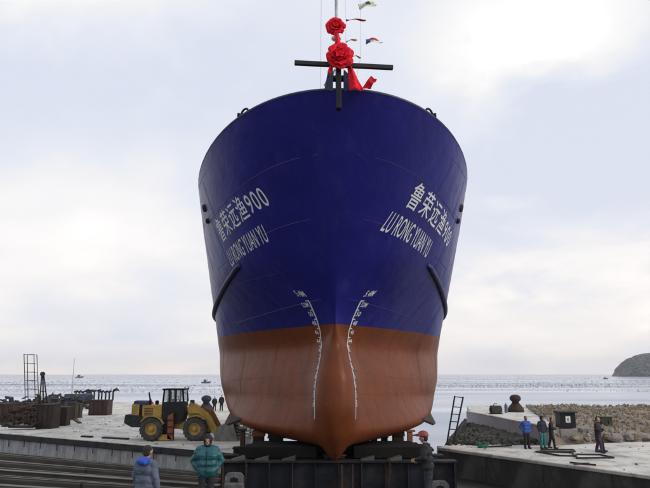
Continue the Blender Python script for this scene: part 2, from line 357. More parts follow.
# right quay (low apron)
QR = [(6.42, 36.9), (24.02, 11.2), (60, 11.2), (60, 60), (26, 46), (20.5, 40.5), (13.2, 37.6), (7.3, 38.4)]
slab(QR, -4, 0, 'right_quay', 'concrete')

def quay_wall(label, A, B, z0, z1, n, m, coping):
    """face of separate cast panels under an overhanging coping"""
    A, B = Vector((*A, 0)), Vector((*B, 0)); d = (B-A); Lw = d.length; d.normalize(); nrm = Vector((d.y, -d.x, 0))
    root = thing('quay_wall', label, 'wall', A); ang = math.atan2(d.y, d.x); rot = Matrix.Rotation(ang, 3, 'Z')
    mbs = MB(); pw = Lw/n; mbs.box((0, 0, 0), (pw-.03, .16, z1-z0), rot, .012); src = None
    for i in range(n):
        p = d*(pw*(i+.5))+nrm*(.08+random.uniform(-.012, .012)); p.z = (z0+z1)/2
        if src is None: src = mbs.build('wall_panel', m, root); o = src
        else: o = src.copy(); COL.objects.link(o)
        o.location = p
    return root, d, nrm, Lw, rot
root, d, nrm, Lw, rot = quay_wall('pale stained concrete face of the left quay behind the timber beams', (-60, 69.53), (-4.45, 34.6), -1.9, -.42, 22, 'wallc', 1)
mb = MB(); seg = 12; src = None
for i in range(seg):       # dark steel-edged coping beams
    mb = MB(); mb.box((0, 0, 0), (Lw/seg-.03, .34, .34), rot, .03)
    if src is None: src = mb.build('coping_beam', 'darksteel', root); o = src
    else: o = src.copy(); COL.objects.link(o)
    p = d*(Lw/seg*(i+.5))+nrm*.17; p.z = -.235; o.location = p
mb = MB(); mb.beam(nrm*.17+Vector((0, 0, -.03)), d*Lw+nrm*.17+Vector((0, 0, -.03)), .36, .06, .015); mb.build('coping_cap', 'concrete', root)
for i in range(20):        # hanging rusty fixing brackets
    t = Lw-2.5-i*1.75; mb = MB(); p = d*t+nrm*.35; mb.box((p.x, p.y, -.55-random.random()*.08), (.06, .03, .3+random.random()*.25), rot); mb.build('bracket', 'rust', root)

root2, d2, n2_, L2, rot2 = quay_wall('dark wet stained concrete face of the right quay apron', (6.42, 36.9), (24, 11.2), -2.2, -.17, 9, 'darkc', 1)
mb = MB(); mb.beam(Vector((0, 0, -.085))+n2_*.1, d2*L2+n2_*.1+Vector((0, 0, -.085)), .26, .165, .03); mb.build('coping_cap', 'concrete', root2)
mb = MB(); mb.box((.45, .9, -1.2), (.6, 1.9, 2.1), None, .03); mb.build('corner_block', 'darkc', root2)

# higher pier on the right with its panelled wall
PA, PB = Vector((11.75, 53.5, 0)), Vector((13.0, 37.5, 0))
slab([(11.9, 53.5), (13.15, 37.7), (13.45, 38.6), (15.6, 47), (18.5, 56), (22, 64), (13.5, 62)], -3, 1.0, 'pier', 'concrete')
root3, d3, n3_, L3, rot3 = quay_wall('light grey panelled retaining wall of the raised pier on the right', (11.75, 53.5), (13.0, 37.5), -.4, .97, 5, 'pierc', 1)
mb = MB(); mb.beam(Vector((0, 0, .99))+n3_*.06, d3*L3+n3_*.06+Vector((0, 0, .99)), .24, .10, .02); mb.build('coping_cap', 'concrete', root3)
mb = MB(); mb.box((.1, .02, .35), (.5, .2, 1.2), None, .02); mb.build('end_pier', 'pierc', root3)

# mossy rubble bank between slipway and pier wall
mb = MB(); mb.smooth = True; gi, gj = 44, 60
vs_ = []
for j in range(gj+1):
    for i in range(gi+1):
        v = j/gj; u = i/gi; y_ = 37.0+v*18
        xr = 13.05-(y_-37.5)*.078; xk = 6.9+(y_-37)*.31; xk = min(xk, 11.5); xl = xk-2.4; x_ = xl+(xr-xl)*u
        crest = .02+.10*v; z = crest-max(0, xk-x_)*1.25
        z += .13*noise.fractal(Vector((x_*1.5, y_*1.5, 3)), 1.0, 2.0, 5)+.07*noise.noise(Vector((x_*5, y_*5, 1)))
        z += .35*max(0, (x_-xk)/(xr-xk+.01))**2*(.4+v*.4)
        if v < .12: z = min(z, -.06)
        vs_.append((x_, y_, z))
mb.add(vs_, [(j*(gi+1)+i, j*(gi+1)+i+1, (j+1)*(gi+1)+i+1, (j+1)*(gi+1)+i) for j in range(gj) for i in range(gi)])
struct(mb.build('bank', 'moss'))

# shingle terrain behind the right apron
mb = MB(); mb.smooth = True; gi, gj = 90, 60; vs_ = []
def shore_left(y_): return 13.3+(y_-38.3)*.24
def shore_front(x_): return min(60, 38.6+(x_-14)*.27)
def shingle_z(x_, y_):
    t = min(1, max(0, (y_-shore_front(x_))/6)); z = .35+.75*t+.14*noise.fractal(Vector((x_*.5, y_*.5, 9)), 1, 2, 5)
    if y_ > 60: z -= (y_-60)*.16
    if x_ > 36: z += (x_-36)*.006
    return z
for j in range(gj+1):
    for i in range(gi+1):
        u = (i/gi)**1.5; v = (j/gj)**1.2
        xb = 13.3+u*75; yb = min(shore_front(xb), 60); y_ = yb+(84-yb)*v; xl = shore_left(y_); x_ = xl+u*(89-xl)
        z = shingle_z(x_, y_)
        if i == 0: z = min(z, .9)
        if j == 0: z = -.1
        vs_.append((x_, y_, z))
mb.add(vs_, [(j*(gi+1)+i, j*(gi+1)+i+1, (j+1)*(gi+1)+i+1, (j+1)*(gi+1)+i) for j in range(gj) for i in range(gi)])
struct(mb.build('shore', 'shingle'))

# rocks (uncountable rubble)
def rock_shape(seed, sub=1):
    bm = bmesh.new(); bmesh.ops.create_icosphere(bm, subdivisions=sub, radius=1)
    for v in bm.verts:
        q = noise.noise_vector(v.co*1.3+Vector((seed*3.7, 0, 0))); v.co = v.co*(1+.35*noise.noise(v.co*1.8+Vector((seed, seed, 0))))+q*.22
        v.co.z *= .7
    vs_ = [v.co.copy() for v in bm.verts]; fs = [[v.index for v in f.verts] for f in bm.faces]; bm.free(); return vs_, fs
RS = [rock_shape(k) for k in range(10)]
def scatter(name, m, pts, smin, smax, **tags):
    mb = MB()
    for p in pts:
        vs_, fs = random.choice(RS); s_ = smin+(smax-smin)*random.random()**2.2
        rot = Euler((random.random()*6, random.random()*6, random.random()*6)).to_matrix()
        k = Vector((s_*(.8+random.random()*.6), s_, s_*(.6+random.random()*.5)))
        mb.add([Vector(p)+rot @ Vector((v.x*k.x, v.y*k.y, v.z*k.z)) for v in vs_], fs)
    return mb.build(name, m, **tags)
pts = []
while len(pts) < 8500:
    y_ = 38.7+random.random()**1.2*34; x_ = shore_left(y_)+random.random()**1.4*60
    if y_ < shore_front(x_)-.1: continue
    pts.append((x_, y_, shingle_z(x_, y_)+.0))
scatter('rubble', 'rock', pts[:4200], .03, .19, kind='stuff', label='pale grey stones strewn over the brown shore behind the right quay', category='rubble')
scatter('rubble', 'shingle', pts[4200:], .03, .18, kind='stuff', label='brown stones strewn over the shore behind the right quay', category='rubble')
pts = []
for _ in range(1500):
    y_ = 37.6+random.random()*15; xk = min(11.5, 6.9+(y_-37)*.31); x_ = xk-.9+random.random()*(12.9-(y_-37.5)*.078-xk+.9); pts.append((x_, y_, .06-max(0, xk-x_)*1.2))
scatter('bank_stones', 'moss', pts, .04, .16, kind='stuff', label='dark mossy stones on the bank below the pier wall', category='rubble')
src = None
for i in range(22):        # big boulders at the back edge of the apron
    x_ = 14.6+i*.72+random.uniform(-.2, .2); y_ = shore_front(x_)-.1+random.uniform(-.2, .25)
    vs_, fs = rock_shape(40+i % 6, 2); s_ = random.uniform(.18, .36); mb = MB()
    mb.add([Vector((v.x*s_*1.3, v.y*s_, v.z*s_*1.15)) for v in vs_], fs)
    o = mb.build('boulder', 'rock' if i % 3 else 'shingle', loc=(x_, y_, .14+random.random()*.25)); o.rotation_euler[2] = random.random()*6
    tag(o, '%s boulder to the right of the signed cabinet along the back edge of the quay' % ORD[i], 'boulder', 'boulders edging the right quay')
# dry grass tufts on shore
mb = MB()
for i in range(1800):
    y_ = 39.5+random.random()*25; x_ = shore_left(y_)+.5+random.random()*38
    if y_ < shore_front(x_)+.3: continue
    z = shingle_z(x_, y_)
    for k in range(7):
        a = random.random()*6.28; l_ = .1+random.random()*.22; dx, dy = math.cos(a)*l_*.5, math.sin(a)*l_*.5
        mb.add([(x_-.02, y_, z), (x_+.02, y_, z), (x_+dx, y_+dy, z+l_)], [(0, 1, 2)])
mb.build('dry_grass', mat('dry_grass', (.17, .15, .07), .9, var=.4, scale=.3), kind='stuff', label='dry yellow-green grass tufts on the stony shore', category='grass')

# headland
mb = MB(); mb.smooth = True; gi, gj = 160, 14; vs_ = []
for j in range(gj+1):
    for i in range(gi+1):
        u = i/gi; x_ = 655+u*1500; v = j/gj
        top = 54*max(0, 1-math.exp(-(x_-684)/30.))**1.1+22*u+4*noise.fractal(Vector((x_*.02, 0, 0)), 1, 2, 5)+3*noise.noise(Vector((x_*.11, 3, 0)))+2*noise.noise(Vector((x_*.33, 3, 0)))
        top = max(top, 0)
        zz = top*math.sin(v*math.pi/2)**.8; vs_.append((x_+v*20, 1500+v*90-20*math.sin(u*9)+10*noise.noise(Vector((x_*.02, v*4, 0))), SEA_Z-1+zz+noise.noise(Vector((x_*.06, v*9, 0)))*2*v))
mb.add(vs_, [(j*(gi+1)+i, j*(gi+1)+i+1, (j+1)*(gi+1)+i+1, (j+1)*(gi+1)+i) for j in range(gj) for i in range(gi)])
struct(mb.build('headland', mat('headland_wood', (.085, .09, .105), .95, var=.5, scale=.03, bump=.5, bscale=.2)))
mb = MB()
for i in range(4200):       # far wood on the headland
    u = random.random(); x_ = 692+u**1.3*500; v = random.random()**.8
    top = max(0, 54*max(0, 1-math.exp(-(x_-684)/30.))**1.1+22*(x_-655)/1500)
    vs_, fs = random.choice(RS); s_ = 1.5+random.random()*2.6
    p = Vector((x_+v*20, 1496+v*90-20*math.sin((x_-655)/1500*9), SEA_Z+top*math.sin(v*math.pi/2)**.8+s_*.3))
    mb.add([p+Vector((q.x*s_, q.y*s_, q.z*s_*1.2)) for q in vs_], fs)
mb.build('wood', mat('far_wood', (.085, .092, .10), .95, var=.4, scale=.05), kind='stuff', label='wooded top of the far headland on the right', category='wood')

# aquaculture floats, rows on the sea
mb = MB(); oct_v = [(1, 0, 0), (-1, 0, 0), (0, 1, 0), (0, -1, 0), (0, 0, 1), (0, 0, -1)]; oct_f = [(0, 2, 4), (2, 1, 4), (1, 3, 4), (3, 0, 4), (2, 0, 5), (1, 2, 5), (3, 1, 5), (0, 3, 5)]
def floats(y0, y1, rows, per, s0, s1):
    for r_ in range(rows):
        y_ = y0+(y1-y0)*(r_+random.random()*.6)/rows; half_w = y_*.62
        dens = .5+.5*noise.noise(Vector((r_*.7, y0, 0)))
        for k in range(per):
            x_ = -half_w+2*half_w*(k+random.random())/per
            if noise.noise(Vector((x_*.007, r_*2.3+y0, 5))) < .02+random.random()*.3-.15: continue
            s_ = s0+(s1-s0)*random.random(); yy = y_+random.gauss(0, .35)+3*noise.noise(Vector((x_*.012, r_*3.1, 0)))
            mb.add([(x_+a*s_*1.6, yy+b_*s_, SEA_Z+c_*s_*.55+.1) for a, b_, c_ in oct_v], oct_f)
floats(215, 300, 7, 330, .08, .22); floats(300, 420, 10, 420, .12, .30); floats(430, 640, 8, 130, .2, .5); floats(800, 1500, 8, 110, .3, .8)
mb.build('fishing_floats', 'buoy', kind='stuff', label='rows of small dark floats on the sea towards the horizon', category='floats')

# far boats
def far_boat(x_, y_, L_, lab, m='dkblue'):
    t = thing('fishing_boat', lab, 'boat', (x_, y_, SEA_Z), .1)
    mb = MB(); mb.prism([(-L_/2, .1), (L_*.38, .1), (L_/2, L_*.22), (L_*.3, L_*.16), (-L_/2, L_*.15)], -L_*.14, L_*.14); mb.build('hull', m, t)
    mb = MB(); mb.box((-L_*.12, 0, L_*.27), (L_*.28, L_*.2, L_*.22), None, .05); mb.build('cabin', 'bluep', t)
    mb = MB(); mb.tube([(L_*.1, 0, L_*.15), (L_*.1, 0, L_*.48)], L_*.012, 5); mb.build('mast', 'black', t)
far_boat(-79, 430, 6.2, 'small dark fishing boat on the sea just left of the ship hull')
far_boat(-395, 1040, 12, 'tiny far boat on the horizon over the row of mooring posts')
far_boat(330, 760, 6, 'tiny far boat on the sea right of the ladder')

# ================================================================== THE SHIP
def lerp(x, tab):
    if x <= tab[0][0]: return tab[0][1]
    for (a, b), (c, d_) in zip(tab, tab[1:]):
        if x <= c: return b+(d_-b)*(x-a)/(c-a)
    return tab[-1][1]
_slopes = {}
def smooth(x, tab):
    """monotone cubic through the table"""
    if x <= tab[0][0]: return tab[0][1]
    if x >= tab[-1][0]: return tab[-1][1]
    m_ = _slopes.get(id(tab))
    if m_ is None:
        n_ = len(tab); dl_ = [(tab[i+1][1]-tab[i][1])/(tab[i+1][0]-tab[i][0]) for i in range(n_-1)]; m_ = [dl_[0]]
        for i in range(1, n_-1):
            a, b = dl_[i-1], dl_[i]; h0, h1 = tab[i][0]-tab[i-1][0], tab[i+1][0]-tab[i][0]
            m_.append(0 if a*b <= 0 else 3*(h0+h1)/((2*h1+h0)/a+(h1+2*h0)/b))
        m_.append(dl_[-1]); _slopes[id(tab)] = m_
    for i in range(len(tab)-1):
        if x <= tab[i+1][0]:
            h = tab[i+1][0]-tab[i][0]; t = (x-tab[i][0])/h; t2, t3 = t*t, t*t*t
            return (2*t3-3*t2+1)*tab[i][1]+(t3-2*t2+t)*h*m_[i]+(-2*t3+3*t2)*tab[i+1][1]+(t3-t2)*h*m_[i+1]
STEM = [(1.0, 23.0), (1.2, 21.9), (1.6, 21.35), (2.2, 20.95), (3.0, 20.8), (3.8, 20.85), (4.5, 21.1), (5.0, 21.3), (5.8, 21.0), (7, 20.4), (8.5, 19.6), (10, 18.8), (12.3, 17.5), (12.6, 17.35)]
LT = [(1, 5.0), (1.9, 6.5), (3.2, 10.8), (4.5, 11.5), (6.5, 10.8), (8, 10), (10, 8.5), (12.3, 7.3)]
MT = [(1, 1.05), (2, .9), (3, .82), (4.5, .80), (5.6, .95), (6.5, 1.2), (8, 1.8), (10, 2), (12.3, 2.15)]
BULB = [(1.15, .10), (1.6, .42), (2.2, .64), (3.0, .72), (3.8, .68), (4.6, .50), (5.4, .22), (6.2, 0)]
END_Y = 56.0
BB = [(1.1, .25), (1.4, .38), (1.55, .65), (1.62, 1.5), (1.7, 2.6), (1.85, 3.3), (2.1, 4.0), (2.5, 4.52), (3.0, 4.92), (3.7, 5.22), (4.6, 5.39), (5.6, 5.45), (7, 5.45), (13, 5.45)]
def bmax(z):
    return smooth(z, BB)
def ystem(z): return smooth(z, STEM)
def half(z, y):
    t = y-ystem(z)
    if t <= 0: return 0.
    B = bmax(z)
    L_ = smooth(z, LT); m_ = smooth(z, MT); u = min(1, t/L_); h = B*(1-(1-u)**2)**(1/m_)
    b = smooth(z, BULB)
    if b > 0:
        ub = min(1, t/.85); bb = b*(1-(1-ub)**2)**.5; h = (h**5+bb**5)**(1/5.)
    if y > 46: h *= 1-.22*((y-46)/10)**2
    return h
def rimz(y): return 11.2+1.1*max(0, (25-y)/7.5)**1.5 if y < 25 else 11.2-.3*min(1, (y-25)/10)
def xc(y): return .40-.017*(y-17.5)
def zbot(y): return 1.1+ (0 if y < 44 else .09*(y-44)**1.15)
def hull_pt(side, y, z, off=0.0):
    h = half(z, y); P_ = Vector((xc(y)+side*h, y, z))
    if off:
        a = Vector((side*(half(z, y+.03)-half(z, y-.03))-.001, .06, 0)); b = Vector((side*(half(z+.03, y)-half(z-.03, y)), 0, .06))
        n_ = a.cross(b).normalized()
        if n_.x*side < 0: n_ = -n_
        P_ += n_*off
    return P_
SHIP = thing('fishing_ship', 'large blue and red-brown fishing ship on a cradle, lettered LU RONG YUAN YU 900', 'ship', (.3, 30, 0))
SHIPINV = Matrix.Translation((-.3, -30, 0))
def shipify(o):
    if o.parent is SHIP: o.matrix_parent_inverse = SHIPINV
    return o
# hull skin
TT = [0, .01, .03, .06, .1, .16, .24, .34, .46, .6, .78, 1.0, 1.25, 1.55, 1.9, 2.3, 2.8, 3.3, 3.9, 4.5, 5.2, 6, 6.8, 7.6, 8.5, 9.5, 10.5, 11.7, 13, 15, 18, 22, 25, 27, 29, 31, 33, 34.6]
NV = 110
grid = []
mb = MB(); mb.smooth = True
def col_pts(t, side):
    pts = []
    for k in range(NV+1):
        v = (k/NV)**1.35; y = 18+t
        for _ in range(6):
            z = zbot(y)+(rimz(y)-zbot(y))*v; y = min(END_Y, ystem(z)+t)
        pts.append((y, z, half(z, y)))
    return pts
cols = [col_pts(t, 1) for t in TT]
for side in (-1, 1):
    vs_ = [(xc(y)+side*h, y, z) for c_ in cols for (y, z, h) in c_]
    n1_ = NV+1
    mb.add(vs_, [(a*n1_+k, (a+1)*n1_+k, (a+1)*n1_+k+1, a*n1_+k+1) for a in range(len(TT)-1) for k in range(NV)])
    # bottom plating with a little deadrise
    vb = []
    for c_ in cols:
        y, z, h = c_[0]; vb += [(xc(y)+side*h, y, z), (xc(y)+side*h*.5, y, z-.04), (xc(y), y, z-.10 if h > .3 else z)]
    mb.add(vb, [(a*3+k, (a+1)*3+k, (a+1)*3+k+1, a*3+k+1) for a in range(len(TT)-1) for k in range(2)])
# transom
c_ = cols[-1]; vt = [(xc(y)-h, y, z) for y, z, h in c_]+[(xc(y)+h, y, z) for y, z, h in c_]
mb.add(vt, [(k, k+1, NV+1+k+1, NV+1+k) for k in range(NV)])
me_o = mb.build('hull', 'hull', SHIP)
bm = bmesh.new(); bm.from_mesh(me_o.data); bmesh.ops.remove_doubles(bm, verts=bm.verts, dist=.0008); bmesh.ops.recalc_face_normals(bm, faces=bm.faces); bm.to_mesh(me_o.data); bm.free()
shipify(me_o)
# bulwark inside, rail cap, deck
rim = [(c_[-1][0], c_[-1][1], c_[-1][2]) for c_ in cols]
ring = [Vector((xc(y)-h, y, z)) for y, z, h in rim[::-1]]+[Vector((xc(y)+h, y, z)) for y, z, h in rim[1:]]
def inset(pts, dist):
    o_ = []
    for i, p in enumerate(pts):
        a = pts[max(0, i-1)]; b = pts[min(len(pts)-1, i+1)]; t = (b-a); t.z = 0; t.normalize(); n_ = Vector((-t.y, t.x, 0))
        c0 = Vector((0, 40, p.z))
        if n_.dot(c0-p) < 0: n_ = -n_
        o_.append(p+n_*dist)
    return o_
inn = inset(ring, .10)
mb = MB(); mb.smooth = True; k = len(ring)
def inner(p, dz):
    z = p.z-dz; y = max(p.y, ystem(z)+.14); sd_ = 1 if p.x > xc(p.y) else -1
    return Vector((xc(y)+sd_*max(0, half(z, y)-.13), y+(.0 if abs(p.x-xc(p.y)) > .5 else .05), z))
low = [inner(p, 1.15) for p in ring]; mid1 = [inner(p, .4) for p in ring]; mid2 = [inner(p, .8) for p in ring]
vs_ = [inner(p, .03) for p in ring]+mid1+mid2+low
mb.add(vs_, [(j_*k+i, j_*k+i+1, j_*k+k+i+1, j_*k+k+i) for j_ in range(3) for i in range(k-1)]); shipify(mb.build('bulwark', 'greyp', SHIP))
mb = MB(); ctr = [Vector((xc(p.y), p.y, p.z)) for p in low[:k//2+1]]
vs_ = low+[Vector((xc(p.y), p.y, p.z+.02)) for p in low]
mb.add(vs_, [(i, i+1, k+i+1, k+i) for i in range(k-1)]); shipify(mb.build('deck', 'dkgreen', SHIP))
mb = MB(); mb.tube([p+Vector((0, 0, .01)) for p in inset(ring, .04)], .05, 8); shipify(mb.build('rail_cap', 'dkblue', SHIP))
# rub rails
for side in (-1, 1):
    path = [(22.45, 7.84), (23.3, 7.62), (24.4, 7.38), (25.6, 7.15), (27, 6.93), (28.4, 6.75), (30, 6.62), (33, 6.5), (38, 6.4), (44, 6.4), (50, 6.4), (54, 6.4)]
    P2 = []
    for (a, b), (c1, d1) in zip(path, path[1:]):
        for q in range(4): P2.append((a+(c1-a)*q/4, b+(d1-b)*q/4))
    pts = [hull_pt(side, y, z, .03) for y, z in P2]; pts[0] = hull_pt(side, *P2[0], -.05)
    mb = MB(); mb.tube(pts, [.10]*len(pts), 10); shipify(mb.build('rub_rail', 'railblue', SHIP))
    # bilge keel: a fin standing off the turn of the bilge
    mb = MB(); ins, outs = [], []
    prof = [(25.3, .0), (26.0, .22), (27.0, .46), (28, .52), (36, .52), (40, .1)]
    for y, wd in prof:
        a = hull_pt(side, y, 2.35, -.05); n_ = (Vector((side*.45, 0, -.89))); ins.append(a); outs.append(a+n_*wd)
    k2 = len(prof); th = Vector((side*.03, 0, .03))
    vs_ = [p-th for p in ins]+[p-th for p in outs]+[p+th for p in ins]+[p+th for p in outs]
    fs = []
    for i in range(k2-1):
        fs += [(i, i+1, k2+i+1, k2+i), (2*k2+i, 3*k2+i, 3*k2+i+1, 2*k2+i+1), (k2+i, k2+i+1, 3*k2+i+1, 3*k2+i), (i, 2*k2+i, 2*k2+i+1, i+1)]
    mb.add(vs_, fs); shipify(mb.build('bilge_keel', 'rust', SHIP))  # dark rust colour carries the shade of the fin's underside
    # plate seams: weld beads running with the sheer, and butts
    for (y0, z0, y1, z1) in ((18.5, 10.62, 23.5, 9.6), (19.35, 8.88, 24.5, 8.0), (21.0, 6.44, 25.8, 6.05), (21.4, 4.15, 27.5, 3.75))[:(4 if side > 0 else 4)]:
        pts = []
        for q in range(25):
            t = q/24; y = y0+(y1-y0)*t; z = z0+(z1-z0)*(1-(1-t)**1.5)
            if half(z, y) > .02: pts.append(hull_pt(side, y, z, .001))
        mb = MB(); mb.tube(pts, .0085, 5); shipify(mb.build('weld_seam', bpy.data.materials.get('seam') or mat('seam', (.05, .05, .16), .5) if z0 > 5.6 else (bpy.data.materials.get('seam_red') or mat('seam_red', (.17, .075, .045), .6)), SHIP))
    for z0 in (3.2, 5.0, 7.2, 9.7, 11.0):
        pts = [hull_pt(side, y, z0+.35*math.exp(-(y-18)/4), .0) for y in [ystem(z0+.3)+.06+q*.4 for q in range(34)]]
        mb = MB(); mb.tube(pts, .0045, 5); shipify(mb.build('plate_seam', 'hull', SHIP))
    for k, t0 in enumerate((1.6, 3.4, 5.6, 8.4, 11.2)):
        for (za, zb_) in ((1.9, 3.2), (3.2, 5.0), (5.0, 7.2), (7.2, 9.7), (9.7, 11.0)):
            tt = t0+(.5 if int(za*2) % 2 else 0); pts = []
            for q in range(9):
                z = za+(zb_-za)*q/8; pts.append(hull_pt(side, ystem((za+zb_)/2)+tt, z, 0))
            if min(half(z, p.y) for p in pts) > .1: mb = MB(); mb.tube(pts, .0038, 5); shipify(mb.build('plate_seam', 'hull', SHIP))
    # fairleads and mooring openings in the bow flare
    for (y, z, r_, nm) in ((23.35, 10.2, .11, 'fairlead'), (23.45, 9.72, .075, 'scupper')):
        c0 = hull_pt(side, y, z); ax = (hull_pt(side, y, z, .1)-c0).normalized(); rot = ax.to_track_quat('Z', 'Y').to_matrix()
        mb = MB(); mb.smooth = True
        mb.lathe([(r_*1.35, -.06), (r_*1.4, .02), (r_*1.2, .07), (r_, .04), (r_*.9, -.05), (0.01, -.05)], n=18); mb.v = [tuple(c0+rot @ Vector(v)) for v in mb.v]
        f = shipify(mb.build(nm, 'rust' if nm == 'fairlead' else 'black', SHIP))
        mb = MB(); mb.lathe([(r_*.88, .012), (r_*.88, .016), (.01, .017)], n=18); mb.v = [tuple(c0+rot @ Vector(v)) for v in mb.v]
        o = mb.build('opening_shade', 'black', f);  # black disc paints the recess shade inside the mouth
    # roller chock on the bulwark top
    yk = 18.5; hh = half(rimz(yk), yk)
    for (yy, sc_) in ((18.75, 1),):
        b0 = hull_pt(side, yy, rimz(yy)-.01)+Vector((-side*.05, 0, .06)); t_ = (hull_pt(side, yy+.2, rimz(yy+.2))-hull_pt(side, yy-.2, rimz(yy-.2))).normalized()
        mb = MB(); mb.tube([b0+t_*(.17*math.cos(a))+Vector((0, 0, .13*math.sin(a))) for a in [math.pi*q/8 for q in range(9)]], .035, 8)
        mb.tube([b0+t_*.3, b0+t_*.3+Vector((0, 0, .12))], .05, 8); shipify(mb.build('chock', 'black', SHIP))

# --- lettering projected on the plating
def text_mesh(s, sx=1.0, bold=0.0, space=1.0):
    cu = bpy.data.curves.new('t', 'FONT'); cu.body = s; cu.size = 1; cu.offset = bold; cu.space_character = space; cu.resolution_u = 3
    o = bpy.data.objects.new('t', cu); COL.objects.link(o); dg = bpy.context.evaluated_depsgraph_get()
    me = bpy.data.meshes.new_from_object(o.evaluated_get(dg)); COL.objects.unlink(o); bpy.data.objects.remove(o); return me
def paint_text(s, side, b0, b1, t0, t1, name, bold=.01, parent=SHIP, maxe=.06, off=.008, space=1.0):
    """b0,b1 = (y,z) of the bottom line ends, t0,t1 = top line ends, in reading order"""
    me = text_mesh(s, bold=bold, space=space); bm = bmesh.new(); bm.from_mesh(me); bmesh.ops.triangulate(bm, faces=bm.faces)
    for _ in range(4):
        es = [e_ for e_ in bm.edges if e_.calc_length() > maxe]
        if not es: break
        bmesh.ops.subdivide_edges(bm, edges=es, cuts=1); bmesh.ops.triangulate(bm, faces=[f for f in bm.faces if len(f.verts) > 3])
    xs_ = [v.co.x for v in bm.verts]; ys_ = [v.co.y for v in bm.verts]; x0, x1, y0, y1 = min(xs_), max(xs_), min(ys_), max(ys_)
    # arc-length table along the mid line
    K = 40; arc = [0]; prev = None; tab = []
    for q in range(K+1):
        t = q/K; y = ((b0[0]+t0[0])*(1-t)+(b1[0]+t1[0])*t)/2; z = ((b0[1]+t0[1])*(1-t)+(b1[1]+t1[1])*t)/2
        p = hull_pt(side, y, z)
        if prev is not None: arc.append(arc[-1]+(p-prev).length)
        prev = p
    def inv(u):
        tgt = u*arc[-1]
        for q in range(K):
            if arc[q+1] >= tgt: return (q+(tgt-arc[q])/max(1e-9, arc[q+1]-arc[q]))/K
        return 1.
    for v in bm.verts:
        u = inv((v.co.x-x0)/(x1-x0)); w_ = (v.co.y-y0)/(y1-y0)
        y = (b0[0]*(1-u)+b1[0]*u)*(1-w_)+(t0[0]*(1-u)+t1[0]*u)*w_; z = (b0[1]*(1-u)+b1[1]*u)*(1-w_)+(t0[1]*(1-u)+t1[1]*u)*w_
        v.co = hull_pt(side, y, z, off)
    bm.to_mesh(me); bm.free(); me.materials.clear(); me.materials.append(M['letter'])
    o = bpy.data.objects.new(name, me); COL.objects.link(o); o.parent = parent; shipify(o); return o
NAME_CJK = "\u9c81\u8363\u8fdc\u6e14900"
paint_text(NAME_CJK, 1, (19.94, 9.37), (23.25, 8.58), (19.80, 10.18), (23.15, 9.32), 'ship_name', .004, maxe=.12, space=1.22)
paint_text("LU RONG YUAN YU", 1, (19.96, 8.55), (22.05, 8.02), (19.82, 9.16), (21.9, 8.60), 'ship_name_latin', .002)
paint_text(NAME_CJK, -1, (22.75, 8.70), (19.86, 9.33), (22.7, 9.52), (19.74, 10.10), 'ship_name', .004, maxe=.12, space=1.18)
paint_text("LU RONG YUAN YU", -1, (22.95, 7.86), (20.64, 8.33), (22.78, 8.42), (20.48, 8.89), 'ship_name_latin', .002)
# draft marks
for side in (-1, 1):
    def yd(z):
        tgt = lerp(z, [(2.9, .66), (3.42, .66), (3.87, .61), (4.46, .49), (4.97, .43), (5.43, .47), (5.86, .60), (6.35, .82), (6.68, 1.05)]); a, b = ystem(z), ystem(z)+4
        for _ in range(30):
            m_ = (a+b)/2
            if half(z, m_) < tgt: a = m_
            else: b = m_
        return a
    dm = shipify(MB().build('draft_marks', 'letter', SHIP)) if False else None
    mb = MB(); zt = 6.45; zb = 2.55; K = 60
    zz = [zb+(zt-zb)*q/K for q in range(K+1)]
    P_ = [hull_pt(side, yd(z), z, .008) for z in zz]
    def off_pt(z, dh):   # move dh metres outboard along the skin
        y = yd(z); acc = 0; p = hull_pt(side, y, z)
        while acc < dh:
            y += .01; q_ = hull_pt(side, y, z); acc += (q_-p).length; p = q_
        return y
    for a in range(K): 
        z0_, z1_ = zz[a], zz[a+1]; wl = .045
        ya, yb_ = off_pt(z0_, wl), off_pt(z1_, wl)
        mb.add([P_[a], P_[a+1], hull_pt(side, yb_, z1_, .008), hull_pt(side, ya, z0_, .008)], [(0, 1, 2, 3)])
    z = zt; lev = 52; nums = []
    while z > 2.9:
        dh = .15; ya, yb_ = off_pt(z, dh), off_pt(z-.03, dh)
        mb.add([hull_pt(side, yd(z), z, .009), hull_pt(side, ya, z, .009), hull_pt(side, yb_, z-.03, .009), hull_pt(side, yd(z-.03), z-.03, .009)], [(0, 1, 2, 3)])
        nums.append((z, lev)); z -= .30; lev -= 2
    dm = shipify(mb.build('draft_scale', 'letter', SHIP))
    for z, lv in nums:
        s = str(lv)+('M' if lv == 52 else ''); hgt = .15; w0, w1 = .09, .09+.10*len(s)
        zl = z-.21
        if zl < 2.8: continue
        y0_, y1_ = off_pt(zl, w0), off_pt(zl, w1)
        a, b = ((y0_, zl), (y1_, zl)) if side > 0 else ((y1_, zl), (y0_, zl))
        o = paint_text(s, side, a, b, (a[0]-.05, zl+hgt), (b[0]-.05, zl+hgt), 'draft_number', .01, maxe=.25)
    y0_, y1_ = off_pt(6.62, .0), off_pt(6.62, .36)
    a, b = ((y0_, 6.56), (y1_, 6.60)) if side > 0 else ((y1_, 6.60), (y0_, 6.56))
    paint_text("5.4M", side, a, b, (a[0]-.05, a[1]+.2), (b[0]-.05, b[1]+.2), 'draft_number', .015, maxe=.25)

